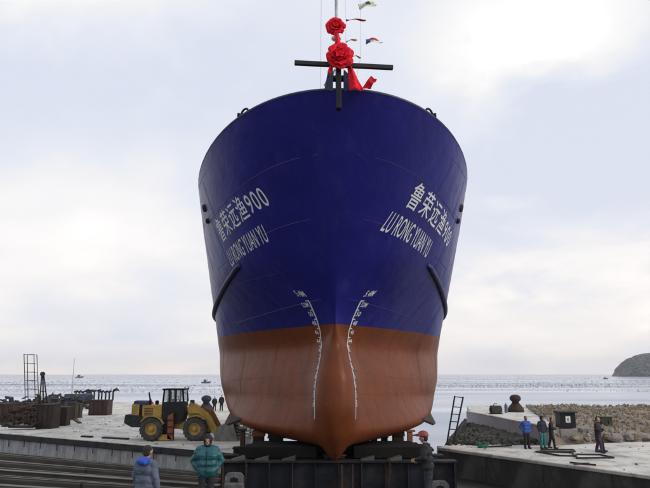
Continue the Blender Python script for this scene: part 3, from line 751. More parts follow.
# --- bow fittings
BX = .40
def spart(mb, name, m): return shipify(mb.build(name, m, SHIP))
mb = MB(); mb.box((BX, 17.16, 12.28), (.15, .24, 1.55), None, .02); spart(mb, 'stem_post', 'black')
mb = MB(); mb.prism([(BX-.42, 12.30), (BX-.30, 12.95), (BX-.16, 12.95), (BX-.16, 12.25)], 17.5, 17.9); mb.prism([(BX+.42, 12.30), (BX+.36, 12.75), (BX+.16, 12.95), (BX+.16, 12.25)], 17.5, 17.9); spart(mb, 'bow_bracket', 'dkblue')
mb = MB(); mb.lathe([(.16, -.33), (.16, -.28), (.10, -.26), (.10, .26), (.16, .28), (.16, .33)], (BX, 17.65, 12.72), 'X', 14); spart(mb, 'bow_roller', 'black')
mb = MB(); mb.beam(px_y(294.5, 62.8, 17.0), px_y(393, 67.6, 17.1), .12, .13, .012); spart(mb, 'cross_bar', 'darksteel')
mb = MB(); top = Vector((.345, 17.75, 18.5)); mb.tube([(BX-.02, 17.75, 11.9), (BX-.05, 17.75, 14.0), top], [.055, .05, .035], 10); mast = spart(mb, 'jack_staff', 'greyp')
mb = MB(); mb.lathe([(.11, -.05), (.15, -.02), (.15, .03), (.10, .06)], (BX-.055, 17.75, 14.10), 'Z', 16); shipify(mb.build('lamp_disc', 'white', SHIP))
mb = MB(); mb.tube([(BX-.10, 17.7, 13.6), (BX-.10, 17.62, 13.85), (BX+.02, 17.6, 14.0), (BX+.08, 17.62, 13.8), (BX+.02, 17.66, 13.55)], .022, 6); spart(mb, 'shackle', 'rust')
# railing wires and stays
for (a, b, r_) in (((px_y(322, 84, 18.2)), px_y(332, 69, 17.6), .03), (px_y(319.5, 84, 20), px_y(320.5, -20, 20), .006), (px_y(361, 57, 21), px_y(357, -20, 21), .006), (px_y(343, 60, 19), px_y(346, -20, 19), .004)):
    pass
mb = MB(); mb.tube([px_y(320.5, 92, 19), px_y(321.5, -30, 19)], .007, 5); spart(mb, 'stay_wire', 'rope')
mb = MB(); mb.tube([px_y(324, 86, 18.0), px_y(333, 68, 17.7)], .02, 6); mb.tube([px_y(327, 88, 18.0), px_y(335, 69, 17.7)], .03, 6); spart(mb, 'stay_wire', 'greyp')

def rosette(name, label, c, r):
    t = thing(name, label, 'rosette', c); mb = MB(); random.seed(int(r*100))
    # puckered silk petals around a pom
    for layer, (n_, rr, tilt, yy) in enumerate(((15, 1.02, .15, .0), (14, .80, .5, -.18), (11, .55, .95, -.36), (7, .30, 1.3, -.46))):
        for i in range(n_):
            a = 2*math.pi*i/n_+layer*.35+random.uniform(-.16, .16); pr = r*random.uniform(.24, .36); rr_ = rr*random.uniform(.88, 1.12)
            cc = Vector((math.cos(a)*r*rr_*.80, yy*r, math.sin(a)*r*rr_*.80)); vs_ = []; K = 12
            ax = Vector((math.cos(a)*math.cos(tilt), -math.sin(tilt), math.sin(a)*math.cos(tilt))); tn = Vector((-math.sin(a), 0, math.cos(a))); bn = ax.cross(tn)
            vs_.append(cc-ax*pr*.9)
            for ring_ in (1, 2, 3):
                for q in range(K):
                    b = 2*math.pi*q/K; w_ = (.12*math.sin(b*4+i)) * ring_/3; s_ = ring_/3
                    vs_.append(cc+ax*(pr*math.cos(b)*s_*.95)+tn*(pr*1.15*math.sin(b)*s_)+bn*(pr*(w_+.35*(1-s_*s_)+(random.random()-.5)*.5*s_)))
            vs_[0] = cc+bn*pr*.38
            fs = [(0, 1+q, 1+(q+1) % K) for q in range(K)]+[(1+g_*K+q, 1+g_*K+(q+1) % K, 1+(g_+1)*K+(q+1) % K, 1+(g_+1)*K+q) for g_ in (0, 1) for q in range(K)]
            mb.smooth = True; mb.add(vs_, fs)
    mb.build('petals', 'red', t)
    mb = MB(); mb.smooth = True; v_, f_ = rock_shape(3, 2); mb.add([q*r*.62 for q in v_], f_); mb.build('knot', 'red', t); return t
rosette('silk_rosette', 'big red silk rosette tied over the crossbar at the bow', px_y(339.5, 56, 16.9), .37)
rosette('silk_rosette', 'smaller red silk rosette high on the bow staff', px_y(335.5, 26.5, 17.6), .27)
def cloth(name, poly, Y, m, label, cat, amp=.05, parent=None, mats=None):
    """hanging cloth from a quad outline (4 points, photo survey), with folds and thickness"""
    P4 = [px_y(a, b, Y) for a, b in poly]; K, J = 14, 8; mb = MB(); mb.smooth = True; vs_ = []
    for sgn in (0, 1):
        for j in range(J+1):
            for i in range(K+1):
                u, v = i/K, j/J; p = (P4[0]*(1-u)+P4[1]*u)*(1-v)+(P4[3]*(1-u)+P4[2]*u)*v
                p.y += amp*math.sin(u*7+v*2)+.4*amp*math.sin(v*9+u*3)+sgn*.006; p.z += amp*.3*math.sin(u*6); vs_.append(p)
    n_ = (K+1)*(J+1); fs = []
    for j in range(J):
        for i in range(K):
            mb.cur = 0 if not mats else mats(i/K, j/J)
            q = (j*(K+1)+i, j*(K+1)+i+1, (j+1)*(K+1)+i+1, (j+1)*(K+1)+i)
            mb.add([vs_[k] for k in q]+[vs_[k+n_] for k in q], [(0, 1, 2, 3), (7, 6, 5, 4)]+([(0, 1, 5, 4)] if j == 0 else [])+([(3, 2, 6, 7)] if j == J-1 else [])+([(0, 3, 7, 4)] if i == 0 else [])+([(1, 2, 6, 5)] if i == K-1 else []))
    o = mb.build(name, m); return tag(o, label, cat)
cloth('silk_drape', [(347, 64), (352, 66), (364, 90), (350, 90)], 17.0, 'red', 'long red silk drape hanging beneath the crossbar beside the stem post', 'drape', .05)
cloth('silk_ribbon', [(331, 62), (334, 62), (331, 74), (327, 72)], 16.95, 'red', 'short red silk end hanging left of the stem post below the big rosette', 'ribbon', .03)
cloth('silk_ribbon', [(334, 32), (339, 33), (342, 47), (336, 46)], 17.3, 'red', 'twisted red silk strip between the two rosettes', 'ribbon', .04)
cloth('silk_tail', [(362, 88), (371, 75), (377, 79), (371, 88)], 17.3, 'red', 'short red silk tail blown out to the right above the rail', 'cloth', .05)
# dressing line with flags
dl = thing('dressing_line', 'thin flag line rising from the foredeck right of the staff', 'line', (1.2, 21, 11.0)); 
mb = MB(); base = Vector((1.2, 21, 11.0))
pp = [px_y(352, 100, 21), px_y(360, 60, 21), px_y(361, 40, 21), px_y(360, 0, 21), px_y(357, -45, 21)]
mb.tube([p-base for p in pp], .006, 5); mb.build('line', 'rope', dl)
mb = MB(); pp = [px_y(345, 60, 20), px_y(346, 30, 20), px_y(345, -40, 20)]; mb.tube([p-base for p in pp], .004, 4); mb.build('line', 'rope', dl)
cloth('signal_flag', [(358, 4), (373, 0), (377, 4.5), (360, 9)], 21, ['flagy', 'flagg'], 'cream signal flag with a dark green patch, topmost on the flag line', 'flag', .06, mats=lambda u, v: 1 if .42 < u < .7 and v < .6 else 0)
cloth('signal_flag', [(366, 39), (375, 37), (383.5, 42), (366, 43.5)], 21, ['flagb', 'flagr', 'white'], 'blue, red and white signal flag blown to the right on the flag line', 'flag', .06, mats=lambda u, v: 0 if u < .22 else (1 if v < .4 else 2))
cloth('ribbon', [(346, 19), (366, 19), (366, 20.4), (346, 20.4)], 20, ['flagr'], 'thin red ribbon streaming level above the lower flag', 'ribbon', .05)
cloth('ribbon', [(346, 40.5), (357, 38.5), (357, 40), (346, 42)], 20, ['flago'], 'short orange ribbon streaming beside the big rosette', 'ribbon', .05)
cloth('ribbon', [(352, 55), (361, 56.5), (361, 58), (352, 56.2)], 20, ['flago'], 'small drooping orange ribbon just above the crossbar', 'ribbon', .05)

# ================================================================== CRADLE
CR = thing('launch_cradle', 'dark steel launching cradle of heavy beams under the ship', 'cradle', (.35, 22, -1.4))
CI = Matrix.Translation((-.35, -22, 1.4))
def cpart(mb, name, m='cradle', parent=None):
    o = mb.build(name, m, parent or CR)
    if not parent: o.matrix_parent_inverse = CI
    return o
for i, y in enumerate((22.0, 24.2, 26.6)):
    xl, xr = (-3.45, 4.35) if i == 0 else (-3.7, 4.3)
    mb = MB(); xm = (xl+xr)/2; zt = 1.2 if i == 0 else 1.12; Lc = xr-xl
    mb.box((xm, y, zt-.03), (Lc, .5, .06), None, .008); mb.box((xm, y, zt-.60), (Lc-.02, .04, 1.08)); mb.box((xm, y, zt-1.16), (Lc, .5, .05), None, .008)
    b = cpart(mb, 'cross_beam', 'cradle')
    if i == 0:
        for k in range(11):
            mb = MB(); mb.box((xl+.1+k*(Lc-.2)/10, y-.12, zt-.60), (.03, .2, 1.07)); cpart(mb, 'stiffener', 'cradle' if k % 3 else 'rust')
for x_ in (-2.55, .25, 3.0):   # longitudinal girders and wheels
    mb = MB(); mb.box((x_, 24.5, -.35), (.45, 7.6, .62), None, .03); cpart(mb, 'girder', 'darksteel')
    for y in (21.6, 23.2, 25.2, 27.4):
        mb = MB(); mb.smooth = True; mb.lathe([(.1, -.16), (.34, -.16), (.34, -.10), (.30, -.08), (.30, .14), (.1, .16)], (x_, y, -.98), 'X', 20); cpart(mb, 'wheel', 'rust')
for x_, wd in ((-1.9, .16), (-.2, .14), (.55, .16), (.9, .1)):    # brown hanging bars in front of the beam
    mb = MB(); mb.box((x_ if x_ > 0 else x_, 21.66, .35), (wd*.5, .06, 1.5), None, .01)
    if x_ > 0: cpart(mb, 'hanger_bar', 'rust')
for s_ in (-1, 1):             # dark transverse bolster timbers either side of the keel
    for k in range(4):
        mb = MB(); xa, xb = .35+s_*.62, .35+s_*(3.3-.15*k); mb.box(((xa+xb)/2, 22.75+k*.5, 1.17+.2), (abs(xb-xa), .40, .40), None, .03); cpart(mb, 'bolster', 'shadewood')
        if k < 0: mb = MB(); mb.box(((xa+xb)/2+s_*.3, 22.9+k*.5, 1.17+.40+.05), (abs(xb-xa)*.55, .30, .12), None, .02); cpart(mb, 'packing', 'shadewood')
for k in range(9):
    mb = MB(); mb.box((.35+random.uniform(-.1, .1), 22.9+k*.46, 1.12+.02*(k % 2)), (7.2+random.uniform(-.4, .4), .36, .10), None, .02); cpart(mb, 'plank', 'shadewood')
# keel and bilge blocks (each lifts away)
def block(x_, y_, wd, z0, z1, lab, m='timber', cap='timber', nm='bilge_block'):
    t = thing(nm, lab, 'block', (x_, y_, z0)); h = z1-z0
    mb = MB(); mb.box((0, 0, h*.33), (wd, .42, h*.66), None, .02); mb.build('post', m, t)
    mb = MB(); mb.prism([(-wd*.6, h*.66), (wd*.6, h*.66), (wd*.55, h), (-wd*.55, h-.03)], -.25, .25); mb.build('wedge', cap, t)
def zhull(xoff, y):
    z = 1.1
    while z < 3 and half(z, y) < abs(xoff): z += .01
    return z
block(-2.62, 26, .42, 1.14, zhull(2.9, 26)+.05, 'rust-brown steel bilge post under the hull, outermost on the left', 'rust', 'rustlt')
block(-1.93, 26, .55, 1.14, zhull(2.0, 26)+.06, 'dark timber bilge block right of the left rust post', 'darksteel')
block(1.93, 26, .24, 1.14, zhull(2.0, 26)+.06, 'slim dark bilge block nearest the bulb on the right', 'darksteel')
block(2.34, 26, .24, 1.14, zhull(2.3, 26)+.06, 'second slim dark bilge block right of the bulb', 'darksteel')
block(2.88, 26, .42, 1.14, zhull(2.8, 26)+.08, 'broad rusty bilge post left of the orange shore post', 'rust', 'rust')
mb = MB(); t = thing('shore_post', 'orange-rust shore post under the right bilge beside the man in the red helmet', 'post', (3.25, 25.2, 1.14))
mb.box((0, 0, .34), (.20, .2, .68), None, .02); mb.build('post', 'rustlt', t); mb = MB(); mb.box((0.03, 0, .72), (.34, .26, .07), None, .01); mb.build('pad', 'rustlt', t); mb = MB(); mb.tube([(.1, 0, .55), (.5, 0, .62)], .03, 6); mb.build('arm', 'darksteel', t)
t = thing('shore_post', 'orange-rust shore post under the left bilge at the end of the cradle', 'post', (-3.15, 25.2, 1.14))
mb = MB(); mb.box((0, 0, .36), (.18, .2, .72), None, .02); mb.build('post', 'rust', t); mb = MB(); mb.box((-.03, 0, .76), (.34, .26, .07), None, .01); mb.build('pad', 'rust', t)
for k in range(3):
    block(.33, 22.95+k*1.35, .7, 1.14, 1.14+.05+(0 if k else .10), 'dark timber keel block under the forefoot, number %s from the front' % ('nearest', 'middle', 'farthest')[k] if False else ('dark timber keel block nearest the forefoot tip', 'dark timber keel block in the middle under the keel', 'dark timber keel block farthest back under the keel')[k], 'timber', 'timber', 'keel_block')

# pale hydraulic jacks standing in front of the cradle
def jack(x_, y_, lab, top):
    t = thing('hydraulic_jack', lab, 'jack', (x_, y_, -1.42)); H = top+1.42
    mb = MB(); mb.box((0, 0, .08), (.7, .6, .16), None, .02); mb.build('base_plate', 'darksteel', t)
    mb = MB(); mb.lathe([(.16, .16), (.16, H-.75), (.11, H-.74), (.11, H-.45)], n=16); mb.build('cylinder', 'darksteel', t)
    mb = MB(); mb.box((0, 0, H-.37), (.58, .3, .2), None, .03); mb.build('yoke', 'dullgrey', t)
    for s in (-1, 1):
        mb = MB(); mb.prism([(s*.28, H-.3), (s*.14, H-.3), (s*.12, H-.14), (s*.005, H-.10), (s*.005, H+.02), (s*.2, H), (s*.27, H-.08)], -.1, .1); mb.build('ear', 'dullgrey', t)
    mb = MB(); mb.tube([(-.3, -.05, H-.4), (-.36, -.12, H-.9), (-.3, -.1, 1.2)], .03, 6); mb.build('hose', 'black', t)
jack(px(242.5, 472, .8).x*1.0, 20.2, 'dull grey arched hydraulic jack left of the cradle beam', 1.05)
jack(3.5, 20.4, 'dull grey arched hydraulic jack beside the man in the red helmet', .78)

# ================================================================== TRANSFER BEAMS in the pit (left)
A0, B0 = (-46, 59.6), (-4.9, 33.6)
lines = [((-21.5, 43.2), (-5.2, 33.9)), ((-20.8, 41.4), (-5.1, 34.0-.9)), ((-20.2, 39.7), (-5.0, 32.9-.6)), ((-19.5, 38.2), (-4.9, 31.6)), ((-19.0, 36.7), (-4.8, 30.8)), ((-18.4, 35.3), (-4.7, 30.0)),
         ((-17.8, 34.0), (-4.6, 29.2)), ((-17.2, 32.7), (-4.5, 28.4)), ((-16.6, 31.5), (-4.4, 27.6)), ((-16.1, 30.3), (-4.4, 26.7)), ((-15.6, 29.1), (-4.3, 25.8)), ((-15.1, 27.9), (-4.3, 24.9))]
labs = ['tight against the quay wall', 'second out from the quay wall', 'third out from the quay wall', 'fourth out from the quay wall', 'fifth out from the quay wall', 'sixth out from the quay wall', 'seventh out from the quay wall', 'eighth out from the quay wall', 'ninth out from the quay wall', 'third nearest the foreground men', 'second nearest the foreground men', 'nearest the foreground men']
for i, (a, b) in enumerate(lines):
    a = Vector((*a, 0)); b = Vector((*b, 0)); a = a+(a-b)*.55
    z = -1.22+.03*random.random()+ (.12 if i % 2 else 0); steel = i % 3 == 2
    t = thing('slipway_beam', 'long weathered %s beam lying in the pit, %s' % ('steel' if steel else 'timber', labs[i]), 'beam', a)
    dd = b-a; Lb = dd.length; t.rotation_euler[2] = math.atan2(dd.y, dd.x)
    mb = MB()
    if steel:
        mb.box((Lb/2, 0, z+.16), (Lb, .34, .05), None, .01); mb.box((Lb/2, 0, z), (Lb, .05, .30)); mb.box((Lb/2, 0, z-.17), (Lb, .36, .05)); mb.build('girder', 'rail', t)
    else:
        k = 3; 
        for q in range(k):
            mb = MB(); mb.box((Lb*(q+.5)/k, random.uniform(-.05, .05), z), (Lb/k-.05, .40, .34), None, .03); mb.build('balk', 'timber', t)
        mb = MB(); mb.box((Lb/2, 0, z+.20), (Lb, .10, .05), None, .008); mb.build('wear_strip', 'rail', t)
# concrete sleepers between
for i in range(7):
    mb = MB(); x_ = -20+i*2.3; mb.box((x_, 33-(i)*.55, -1.42), (.35, 14, .14), Matrix.Rotation(.15, 3, 'Z'), .02); tag(mb.build('sleeper', 'darkc'), '%s dark concrete sleeper from the left under the pit beams' % ORD[i], 'sleeper', 'sleepers under the pit beams')
# front pit rails at right of the cradle
for i in range(3):
    mb = MB(); mb.box((8.1, 27.2-i*1.9, -1.05+i*.0), (6.4, .3, .35), Matrix.Rotation(-.05, 3, 'Z'), .03)
    tag(mb.build('slipway_beam', 'timber'), ('dark beam in the pit right of the cradle, farthest back', 'dark beam in the pit right of the cradle, middle one', 'dark beam in the pit right of the cradle, nearest')[i], 'beam')

# ================================================================== WHEEL LOADER
def loader():
    o_ = px(151, 441, 0); Y = o_.y+.95; X = o_.x; S = .0617
    t = thing('wheel_loader', 'dirty yellow wheel loader with dark cab and grey bucket parked on the left quay', 'loader', (X, Y, 0))
    def P(a, b): return ((a-151)*S, (441-b)*S)      # side view layout in metres
    def poly(pts): return [P(a, b) for a, b in pts]
    # wheels
    for nm, wx in (('rear', 0), ('front', (194-151)*S)):
        for s in (-1, 1):
            yy = s*.86; r = .70
            mb = MB(); mb.smooth = True
            mb.lathe([(.36, -.24), (.50, -.27), (r-.10, -.27), (r-.02, -.20), (r, -.08), (r, .08), (r-.02, .20), (r-.10, .27), (.50, .27), (.36, .24)], (wx, yy, r), 'Y', 36, False)
            mb.smooth = False
            for k in range(20):
                a = 2*math.pi*k/20; c0 = Vector((wx+math.cos(a)*(r-.005), yy, r+math.sin(a)*(r-.005)))
                for ss in (-1, 1): mb.box(c0+Vector((0, ss*.14, 0)), (.06, .25, .10), Matrix.Rotation(-a, 3, 'Y') @ Matrix.Rotation(ss*.45, 3, 'X'))
            wo = MB.build(mb, 'wheel', 'tyre', t)
            mb = MB(); mb.smooth = True; mb.lathe([(.37, -.20), (.37, s*.10), (.30, s*.17), (.28, s*.06), (.15, s*.05), (.13, s*.16), (.02, s*.17)] if s > 0 else [(.37, .20), (.37, -.22), (.33, -.25), (.30, -.12), (.15, -.11), (.13, -.22), (.02, -.23)], (wx, yy, r), 'Y', 24)
            for k in range(8):
                a = k*math.pi/4; mb.tube([(wx+.21*math.cos(a), yy+s*.05, r+.21*math.sin(a)), (wx+.21*math.cos(a), yy+s*.09, r+.21*math.sin(a))], .02, 6)
            mb.build('rim', 'yellow', wo)
        mb = MB(); mb.box((wx, 0, .7), (.3, 1.5, .3), None, .04); mb.build('axle', 'black', t)
    mb = MB(); mb.prism(poly([(124, 416), (140, 417), (141, 428), (131, 428), (123, 424)]), -.95, .95); mb.build('counterweight', 'blk2', t)
    mb = MB(); mb.prism(poly([(129, 406), (136.5, 406), (136.5, 419), (129, 417)]), -.72, .72); mb.build('radiator_housing', 'yellow', t)
    mb = MB(); mb.prism(poly([(136.5, 407.5), (139.7, 407.5), (139.7, 419), (136.5, 419)]), -.66, .66); mb.build('radiator_gap_shade', 'black', t)  # solid black filler stands for the shade in the gap
    mb = MB(); mb.prism(poly([(131, 402.8), (143, 403.2), (143, 407.2), (130, 406)]), -.68, .68); mb.build('rear_cover', 'bluep', t)
    mb = MB(); mb.prism(poly([(139.7, 407), (159, 407), (159, 422), (156, 424), (139.7, 420)]), -.72, .72); mb.build('engine_hood', 'yellow', t)
    for k in range(5): 
        mb = MB(); mb.box(((146-151)*S, -.725, (441-410-k*1.6)*S), (.55, .012, .03)); mb.build('hood_louvre', 'black', t)
    mb = MB(); mb.prism(poly([(140, 419.5), (157, 421), (170, 420), (182, 424), (182, 431), (140, 427)]), -.45, .45); mb.build('rear_frame', 'yellow', t)
    for s in (-1, 1):       # rear fenders over the wheels
        mb = MB(); pts = [P(151+13*math.cos(a), 429.5-13*math.sin(a)) for a in [math.pi*(.12+.1*k) for k in range(8)]]
        th = [(a*.93, (b-.7)*.93+.7) for a, b in pts]
        mb.prism(pts+th[::-1], s*.62, s*1.12); mb.build('fender', 'yellow' if s > 0 else 'yellow', t)
    mb = MB(); mb.tube([(*P(145.5, 407)[:1], -.3, P(0, 407)[1]), (P(145, 0)[0], -.3, P(0, 401)[1]), (P(143.6, 0)[0], -.3, P(0, 394.5)[1])], [.06, .05, .045], 10); mb.build('exhaust_pipe', 'black', t)
    mb = MB(); mb.lathe([(.1, 0), (.12, .1), (.12, .22), (.05, .26)], (P(150, 0)[0], .25, P(0, 407)[1]), 'Z', 12); mb.build('air_filter', 'black', t)
    # cab
    mb = MB(); mb.prism(poly([(159, 404), (180, 404), (182, 414), (179, 424), (170, 426), (158, 423)]), -.70, .70); mb.build('cab_base', 'darksteel', t)
    mb = MB(); zr = P(0, 391.5)[1]; xa, xb = P(159.5, 0)[0], P(180, 0)[0]; zb_ = P(0, 404)[1]
    mb.box(((xa+xb)/2, 0, zr), (xb-xa+.12, 1.5, .10), None, .03); roof = mb.build('cab_roof', 'black', t)
    for (x_, xb2) in ((xa+.06, xa+.02), (xa+.42, xa+.42), (xa+.80, xa+.80), (xb-.05, xb+.03)):
        for s in (-1, 1):
            mb = MB(); mb.beam((xb2, s*.66, zb_), (x_, s*.64, zr-.05), .09, .09); mb.build('cab_pillar', 'black', t)
    for s in (-1, 1):
        for (p, q) in ((xa+.09, xa+.37), (xa+.47, xa+.75), (xa+.85, xb-.08)):
            mb = MB(); mb.box(((p+q)/2, s*.65, (zb_+zr)/2), (q-p, .01, zr-zb_-.1)); mb.build('side_window', GL, t)
    for x_ in (xa+.03, xb):
        mb = MB(); mb.box((x_, 0, (zb_+zr)/2), (.012, 1.2, zr-zb_-.1)); mb.build('windscreen', GL, t)
    mb = MB(); mb.box((xa+.5, .1, zb_+.1), (.42, .45, .12), None, .04); mb.box((xa+.28, .1, zb_+.38), (.12, .42, .5), None, .04); mb.build('seat', 'black', t)
    mb = MB(); mb.tube([(xb-.35, .1, zb_-.1), (xb-.5, .1, zb_+.3)], .025, 6); mb.lathe([(.17, -.015), (.19, 0), (.17, .015)], (xb-.5, .1, zb_+.31), 'Z', 14); mb.build('steering_wheel', 'black', t)
    mb = MB(); mb.tube([(xb+.02, -.7, zr-.15), (xb+.28, -.78, zr-.3), (xb+.28, -.78, zr-.9), (xb+.05, -.7, zb_+.1)], .018, 6); mb.box((xb+.28, -.8, zr-.55), (.03, .16, .28), None, .01); mb.build('mirror', 'black', t)
    for s in (-1, 1):
        mb = MB(); mb.lathe([(.03, -.06), (.08, 0), (.08, .05)], (xb+.05, s*.5, zr+.11), 'X', 12); mb.build('work_lamp', 'white', t)
    # tank and steps
    mb = MB(); mb.prism(poly([(166.5, 417), (172, 414), (172.5, 440.2), (167, 439)]), -1.0, -.62); mb.build('step_ladder', 'rustlt', t)
    for k in range(3):
        mb = MB(); mb.box(((169.6-151)*S, -1.04, (441-(421+k*6.5))*S), (.34, .12, .04)); mb.build('step', 'black', t)
    mb = MB(); mb.prism(poly([(157.5, 434.8), (168, 435), (172, 441-.6), (158, 440.4)]), -1.0, -.35); mb.build('fuel_tank', 'yellow', t)
    mb = MB(); mb.prism(poly([(158, 421), (167, 421), (166, 436), (160, 436)]), -.8, -.35); mb.build('tool_box', 'black', t)
    # front frame, tower, arms
    mb = MB(); mb.prism(poly([(181, 424), (189, 420), (205, 424), (207, 433), (182, 432)]), -.42, .42); mb.build('front_frame', 'yellow', t)
    mb = MB(); mb.prism(poly([(183, 408), (187, 404.5), (196, 409), (200, 422), (186, 424)]), -.36, .36); mb.build('lift_tower', 'yellow', t)
    mb = MB(); mb.box(((187.5-151)*S, -.1, (441-404)*S), (.24, .3, .24), None, .03); mb.build('hydraulic_valve', 'dkblue', t)
    for s in (-1, 1):
        mb = MB(); mb.prism(poly([(184, 409), (190, 407), (200, 410.5), (208, 417), (214, 428), (218, 436), (214, 438.5), (209, 433), (203, 421), (196, 415), (186, 415)]), s*.50-.06, s*.50+.06); mb.build('lift_arm', 'yellow', t)
        a, b = P(191, 427), P(208, 421); mb = MB(); mb.tube([(a[0], s*.34, a[1]), (b[0]-.4, s*.34, b[1]-.1)], .08, 8); mb.tube([(b[0]-.4, s*.34, b[1]-.1), (b[0], s*.36, b[1])], .04, 8); mb.build('lift_ram', 'greyp', t)
        hl = P(183, 412); mb = MB(); mb.lathe([(.09, -.05), (.10, .04), (.08, .07)], (hl[0]+.1, s*.42, hl[1]+.2), 'X', 12); mb.build('headlight', 'white', t)
        mb = MB(); pts = [P(194+13*math.cos(a_), 429.5-13*math.sin(a_)) for a_ in [math.pi*(.25+.1*k) for k in range(6)]]; th = [(a_*1-.0, b_-.05) for a_, b_ in pts]
        mb.prism(pts+th[::-1], s*.62, s*1.1); mb.build('fender', 'yellow', t)
    a, b, c0 = P(196, 409), P(208, 414), P(216, 428)
    mb = MB(); mb.beam((a[0], 0, a[1]), (b[0], 0, b[1]), .12, .16); mb.beam((b[0], 0, b[1]), (c0[0], 0, c0[1]), .12, .2); mb.build('tilt_linkage', 'rustlt', t)
    # bucket: curved shell with side plates and teeth
    mb = MB(); outp = [P(*q) for q in ((237.5, 443.2), (222, 443.6), (214.5, 441), (213.5, 433), (217, 427), (226, 423.5), (232, 422.5))]
    inp = [P(*q) for q in ((236, 442.2), (222.5, 442.4), (216.2, 440), (215.2, 433.4), (218, 428.6), (226.4, 425), (232, 423.6))]
    mb.prism(outp+inp[::-1], -1.15, 1.15); bk = mb.build('bucket', 'bucket', t)
    for s in (-1, 1):
        mb = MB(); mb.prism(outp, s*1.15, s*1.19); mb.build('side_plate', 'bucket', bk)
    for k in range(7):
        mb = MB(); x_, z_ = P(238.5, 443.4); mb.box((x_, -1.05+k*.35, z_+.03), (.28, .09, .05)); mb.build('tooth', 'bucket', bk)
    return t
def glass_mat():
    m = bpy.data.materials.new('cab_glass'); m.use_nodes = True; t = m.node_tree; b = t.nodes['Principled BSDF']
    b.inputs['Base Color'].default_value = (.5, .55, .58, 1); b.inputs['Roughness'].default_value = .08; b.inputs['Alpha'].default_value = .22; return m
GL = glass_mat()
loader()

# ================================================================== SCRAP AND STORES ON THE LEFT QUAY
def crate(x0, x1, yt, yb, lab, m, name='container', cat='container', depth=1.2, ribs=3, lid=None, zb=0, rz=0):
    a = px(x0, yb, zb); b = px(x1, yb, zb); wd = (b-a).length; Y = a.y; top = px_y((x0+x1)/2, yt, Y).z; h = top-zb
    t = thing(name, lab, cat, ((a.x+b.x)/2, Y+depth/2, zb), rz)
    mb = MB(); mb.box((0, 0, h/2), (wd-.04, depth-.04, h), None, .02); mb.build('shell', m, t)
    for i in range(ribs):
        mb = MB(); mb.box((-wd/2+.05+(wd-.1)*i/(ribs-1), -depth/2, h/2), (.06, .05, h-.02)); mb.build('rib', 'rust' if m != 'rust' else 'darksteel', t)
    mb = MB(); mb.box((0, 0, h+.01), (wd+.04, depth+.04, .06), None, .01); mb.build('lid', lid or m, t)
    for s in (-1, 1): 
        mb = MB(); mb.box((s*wd*.33, 0, .03), (.14, depth+.02, .10)); mb.build('skid', 'darksteel', t)
    return t
crate(35, 52, 405, 429, 'tall dark rust-brown steel tank box below the A-frame', 'rust', 'steel_tank', 'tank', 1.4, 4)
crate(57, 66, 407.5, 426, 'narrow rusty brown box right of the white panel', 'rust', 'steel_box', 'box', .9, 2, 'olive')
crate(66.5, 74.5, 403, 420, 'dark brown box behind the narrow rusty box', 'olive', 'steel_box', 'box', .8, 2, 'rust')
crate(75.5, 79.5, 404, 418, 'thin pale tan box at the end of the stores row', 'flagy' if False else 'timber', 'steel_box', 'box', .7, 2)
crate(88, 107, 400.5, 415.5, 'brown-grey steel skip box with cut corners by the mooring posts', 'rust', 'skip', 'skip', 1.6, 5, 'rust')
crate(64, 86, 394.5, 405, 'low faded blue steel cabin behind the stores row', 'bluep', 'blue_cabin', 'cabin', 2.0, 4)
crate(8, 25, 410, 421, 'low dark crate in the scrap heap on the left', 'darksteel', 'steel_box', 'box', 1.0, 3)
crate(-6, 8, 404, 424, 'tall dark box cut by the left edge of the picture', 'rust', 'steel_box', 'box', 1.2, 3)
crate(22, 34, 403, 415, 'dark brown box behind the boat-shaped scrap', 'darksteel', 'steel_box', 'box', 1.0, 3)
crate(46, 57, 399, 412, 'dark box leaning behind the tall tank', 'darksteel', 'steel_box', 'box', 1.0, 2, rz=.1)
a = px(55, 426, 0); mb = MB(); mb.box((0, 0, .72), (.22, .05, 1.44), None, .01); t = thing('panel', 'upright narrow white panel leaning between the rusty boxes', 'panel', a); mb.build('sheet', 'white', t); mb = MB(); mb.box((0, .2, .5), (.05, .4, .05)); mb.build('stay', 'rust', t)
# heap pieces: bent frames, drums, a small anchor-shaped piece
for i, (x_, y_, r_, h_, lab, m) in enumerate(((18, 402+7, .38, 1.0, 'dark upright drum on the left scrap heap, tallest rounded one', 'darksteel'), (29, 409, .32, .8, 'dark drum right of the tallest drum in the heap', 'darksteel'), (4, 412, .3, .8, 'dark drum near the left picture edge', 'rust'), (40, 404, .3, .9, 'dark drum behind the A-frame foot', 'darksteel'))):
    p = px(x_, y_+8, 0); t = thing('drum', lab, 'drum', (p.x, p.y+.5, .0))
    mb = MB(); mb.smooth = True; mb.lathe([(r_*.96, 0), (r_, .02), (r_, h_*.33), (r_*1.04, h_*.35), (r_, h_*.37), (r_, h_*.66), (r_*1.04, h_*.68), (r_, h_*.7), (r_, h_), (r_*.94, h_)], n=18); mb.build('shell', m, t)
    mb = MB(); mb.lathe([(r_*.92, h_-.03), (r_*.92, h_-.01), (.01, h_-.005)], n=18); mb.build('lid', 'rust', t)
p = px(20, 430, 0)
t = thing('steel_cradle', 'low boat-shaped rusty steel piece lying at the quay edge on the left', 'scrap', (p.x, p.y+.3, 0))
mb = MB(); mb.prism([(-1.15, .45), (-.8, .15), (.75, .12), (1.2, .5), (1.05, .5), (.65, .3), (-.7, .32), (-1.0, .5)], -.4, .4); mb.build('shell', 'darksteel', t)
for s in (-.6, .55):
    mb = MB(); mb.tube([(s, 0, .3), (s-.15, 0, .9), (s+.1, 0, 1.15), (s+.3, 0, .8)], .07, 7); mb.build('fluke', 'rust', t)
random.seed(5)
mb = MB()
